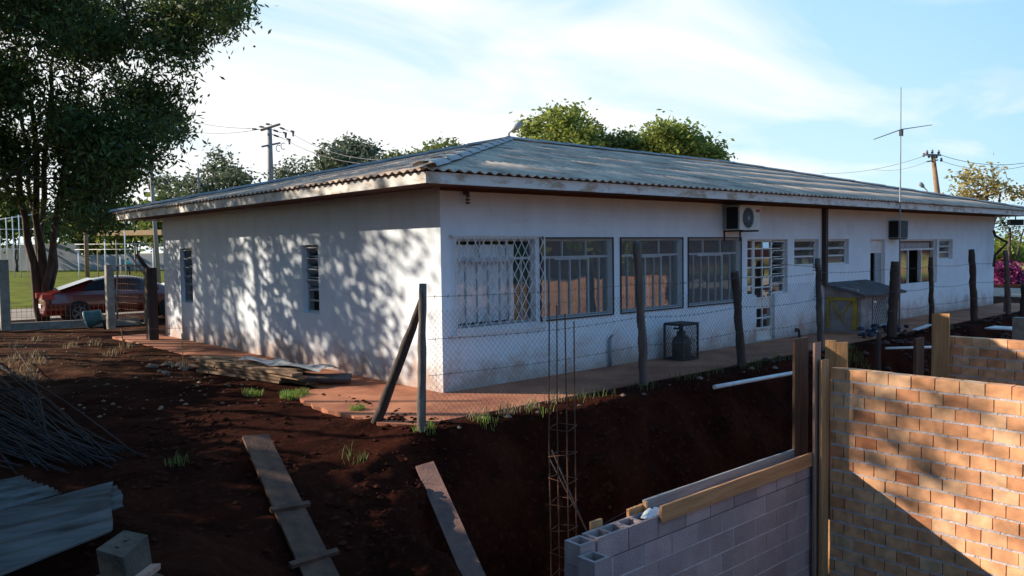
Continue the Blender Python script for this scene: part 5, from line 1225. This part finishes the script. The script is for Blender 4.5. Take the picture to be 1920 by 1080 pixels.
# person walking on the grass
px_, dpt = 240, 80
o = Vector(at(px_, 500, dpt)); o.z = 0
def person(base, label):
    t = thing('person', label, 'person', tuple(base)); b = Vector(base)
    J = {'pel': (0, 0, .92), 'wst': (0, 0, 1.08), 'cst': (0, .01, 1.32), 'nk': (0, .01, 1.48), 'hd': (0, .02, 1.58), 'hdt': (0, .02, 1.70), 'lsh': (-.18, .01, 1.42), 'lel': (-.23, -.02, 1.14), 'lha': (-.22, .08, .92), 'rsh': (.18, .01, 1.42), 'rel': (.23, .02, 1.14), 'rha': (.22, .12, .92),
         'lhp': (-.09, 0, .88), 'lkn': (-.10, .10, .50), 'lan': (-.10, .04, .08), 'lto': (-.10, .18, .03), 'rhp': (.09, 0, .88), 'rkn': (.10, -.02, .49), 'ran': (.10, -.20, .10), 'rto': (.10, -.08, .03)}
    Rr = dict(pel=.15, wst=.13, cst=.16, nk=.055, hd=.095, hdt=.085, lsh=.06, lel=.042, lha=.035, rsh=.06, rel=.042, rha=.035, lhp=.09, lkn=.06, lan=.04, lto=.035, rhp=.09, rkn=.06, ran=.04, rto=.035)
    E_ = [('pel', 'wst'), ('wst', 'cst'), ('cst', 'nk'), ('nk', 'hd'), ('hd', 'hdt'), ('cst', 'lsh'), ('lsh', 'lel'), ('lel', 'lha'), ('cst', 'rsh'), ('rsh', 'rel'), ('rel', 'rha'), ('pel', 'lhp'), ('lhp', 'lkn'), ('lkn', 'lan'), ('lan', 'lto'), ('pel', 'rhp'), ('rhp', 'rkn'), ('rkn', 'ran'), ('ran', 'rto')]
    K = list(J); me = bpy.data.meshes.new('body'); me.from_pydata([J[k] for k in K], [(K.index(a), K.index(c)) for a, c in E_], []); me.materials.append(M['skin'])
    ob = bpy.data.objects.new('body', me); col.objects.link(ob); ob.parent = t; ORG[ob.name] = ORG[t.name]
    sk = ob.modifiers.new('skin', 'SKIN')
    for i, k in enumerate(K): me.skin_vertices[0].data[i].radius = (Rr[k], Rr[k]*.8)
    me.skin_vertices[0].data[0].use_root = True; ss = ob.modifiers.new('ss', 'SUBSURF'); ss.levels = ss.render_levels = 1
    def g(*q): return [Vector(J[k])+b for k in q]
    part('shirt', MB().tube(g('wst', 'cst')+[b+Vector((0, .01, 1.47))], [.17, .20, .10], 12).tube(g('lsh', 'lel'), [.075, .06], 8).tube(g('rsh', 'rel'), [.075, .06], 8), M['cyan'], t)
    part('trousers', MB().tube([b+Vector((0, 0, 1.12)), b+Vector((0, 0, .86))], [.155, .16], 12).tube(g('lhp', 'lkn', 'lan'), [.10, .075, .06], 8).tube(g('rhp', 'rkn', 'ran'), [.10, .075, .06], 8), M['navy'], t)
    part('hair', MB().lathe(b+Vector((0, .01, 1.63)), [(0, .12), (.08, .09), (.105, .02), (.09, -.05)], 12), M['black'], t)
    return t
person(o, 'person in a cyan shirt and dark trousers walking on the grass beyond the gate')
# ------------------------------------------------------------------ utility poles, lamps, wires
t = thing('utility_pole', 'grey utility pole with tilted crossarm and insulators above the left roof slope', 'utility pole', (*at(506, 400, 45)[:2], -.1))
b0 = Vector(at(507.5, 340, 45)); tp_ = Vector(at(505.5, 241, 45))
part('pole', MB().tube([(b0.x, b0.y, -.2), tuple(b0), tuple(tp_)], [.22, .17, .12], 10), M['pole'], t)
A1, A2 = Vector(at(490, 244, 44.2)), Vector(at(524, 233, 46.2)); part('crossarm', MB().bar(A1, A2, .12, .12), M['polewood'], t)
B1, B2 = Vector(at(491, 275, 44.6)), Vector(at(525, 268, 45.6)); part('lower_crossarm', MB().bar(B1, B2, .10, .10), M['insul'], t)
for (x0_, y0_, x1_, y1_) in ((470, 241, 487, 243), (484, 237, 500, 239), (497, 232, 510, 234), (522, 238, 540, 245), (510, 243, 528, 249), (510, 252, 530, 259)):
    mb = MB(); a, b = Vector(at(x0_, y0_, 45)), Vector(at(x1_, y1_, 45)); mb.tube([a, b], .018, 5)
    for s in (.25, .4, .55): p = a.lerp(b, s); q = (b-a).normalized(); mb.tube([p-q*.04, p+q*.04], .055, 8)
    part('insulator', mb, M['insul'], t)
for (x_, y_) in ((534, 252), (548, 249), (541, 264)):
    c = Vector(at(x_, y_, 45)); part('fuse_cutout', MB().tube([c+Vector((-.1, 0, .1)), c+Vector((.06, 0, .08)), c+Vector((.05, 0, -.2))], [.05, .085, .045], 8), M['insul'], t)
for (x_, y_) in ((522, 278), (531, 274)):
    c = Vector(at(x_, y_, 45)); part('jumper_loop', MB().tube([c+CRv for CRv in [Vector(CR)*(.13*math.cos(a))+Vector((0, 0, .18*math.sin(a))) for a in np.linspace(.8, 5.4, 12)]], .022, 5), M['insul'], t)
def span(label, pts, r=.014):
    mb = MB(); mb.tube(pts, r, 4); solo('power_line', mb, M['insul'], label, 'power line')
def cat(a, b, sag, n=14): a = Vector(a); b = Vector(b); return [a.lerp(b, s)-Vector((0, 0, sag*4*s*(1-s))) for s in np.linspace(0, 1, n)]
span('upper power line coming in from the left to the tilted crossarm', cat(at(300, 208, 60), at(470, 241, 45), .3))
span('lower power line coming in from the left to the tilted crossarm', cat(at(330, 240, 60), at(484, 243, 45), .3))
span('upper power line leaving the tilted crossarm towards the roof', cat(at(540, 245, 45), at(760, 300, 30), .5))
span('lower power line leaving the tilted crossarm towards the roof', cat(at(530, 259, 45), at(740, 310, 32), .4))
t = thing('utility_pole', 'leaning utility pole with short crossarms behind the far part of the roof', 'utility pole', (*at(1757, 420, 60)[:2], -.1))
b0 = Vector(at(1758, 365, 60)); tp_ = Vector(at(1749, 290, 60)); dlt = (b0-tp_)
part('pole', MB().tube([tuple(b0+dlt*1.9), tuple(b0), tuple(tp_)], [.26, .2, .15], 10), M['polewood'], t)
part('crossarm', MB().bar(at(1735, 290, 59), at(1763, 291, 61), .14, .14), M['insul'], t); part('lower_crossarm', MB().bar(at(1738, 303, 59.5), at(1758, 300, 60.5), .1, .1), M['insul'], t)
for x_, y_ in ((1738, 287), (1748, 286), (1760, 287), (1742, 294), (1756, 295), (1765, 301), (1732, 292)):
    c = Vector(at(x_, y_, 60)); part('insulator', MB().lathe(c, [(0, .22), (.09, .18), (.06, .1), (.12, .02), (.05, -.08), (0, -.1)], 8), M['insul'], t)
span('power line from the far right pole running left across the sky', cat(at(1540, 325, 70), at(1735, 292, 60), .4), .016)
span('power line from the far right pole running right, upper one', cat(at(1762, 290, 60), at(1940, 302, 62), .5), .02)
span('power line from the far right pole running right, lower one', cat(at(1766, 302, 60), at(1940, 306, 62), .6), .016)
span('thin lower power line left of the far right pole', cat(at(1640, 318, 66), at(1738, 303, 60), .3), .012)
def lamp(label, pb, pe, head, d, hl, m=M['pole']):
    t = thing('street_lamp', label, 'street lamp', (*at(pb[0], pb[1], d)[:2], -.1))
    b = Vector(at(*pb, d)); part('pole', MB().tube([(b.x, b.y, -.1), tuple(b), at(*pe, d)], [.08, .06, .045], 8), m, t)
    a, c = Vector(at(*pe, d)), Vector(at(*head, d)); part('arm', MB().tube([a, c], .035, 6), m, t)
    q = (c-a).normalized(); part('lamp_head', MB().tube([c-q*hl*.4, c, c+q*hl*.6, c+q*hl], [.05, .13, .15, .06], 10), M['framegrey'], t)
lamp('street lamp with a short bent arm poking up behind the ridge end of the roof', (954, 262), (954, 250), (966, 240), 34, .35)
lamp('small street lamp on a thin arm left of the leaning utility pole', (1739, 360), (1737, 356), (1730, 349), 55, .35)
solo('roof_wire', MB().tube([at(938, 240, 30), at(941, 246, 30)], .01, 4), M['insul'], 'tiny stub of wire floating beside the ridge end lamp', 'wire') if False else None
# ------------------------------------------------------------------ far right, beyond the end of the building
t = thing('guard_rail', 'white double rail beside the road beyond the far end of the white wall', 'guard rail', at(1900, 560, 38))
for y_ in (547, 554): part('rail', MB().tube([at(1866, y_, 37), at(1960, y_+1, 37)], .05, 8), M['white'], t)
for x_ in (1870, 1905, 1940): a = Vector(at(x_, 547, 37)); part('post', MB().tube([(a.x, a.y, -.1), tuple(a)], .04, 8), M['white'], t)
t = thing('wall_lamp_box', 'black oblong box hanging under the eave at the far end of the building', 'box', at(1905, 417, 29)); c = Vector(at(1904, 417, 27.5))
part('housing', MB().bar(c-Vector(CR)*.23, c+Vector(CR)*.23, .2, .2), M['black'], t); part('bracket', MB().tube([c+Vector((0, 0, .09)), c+Vector((0, 0, .35))], .02, 6), M['dark'], t)
solo('curved_pipe', MB().tube([at(1863, 432, 26.5), at(1866, 442, 26.5), at(1889, 455, 26.5), at(1877, 467, 26.5), at(1866, 478, 26.5), at(1863, 500, 26.5)], .045, 8), M['postdark'], 'crooked dark branch sticking out past the far end of the wall', 'branch')
post_at(1887, 560, 640, 24, 9, 'site_post', 'low brown post in front of the leaning grey post', M['post'], 'post')
post_at(1912, 595, 640, 18, 20, 'concrete_block_post', 'mossy pale concrete post at the right edge behind the farther brick wall', M['concpost'], 'post')
mb = MB(); a, b = Vector(at(1880, 572, 33)), Vector(at(1960, 572, 33)); mb.bar(a, b, 1.6, .5); solo('water_trough', mb, M['bluetarp'], 'long dark blue trough below the white double rail', 'trough')
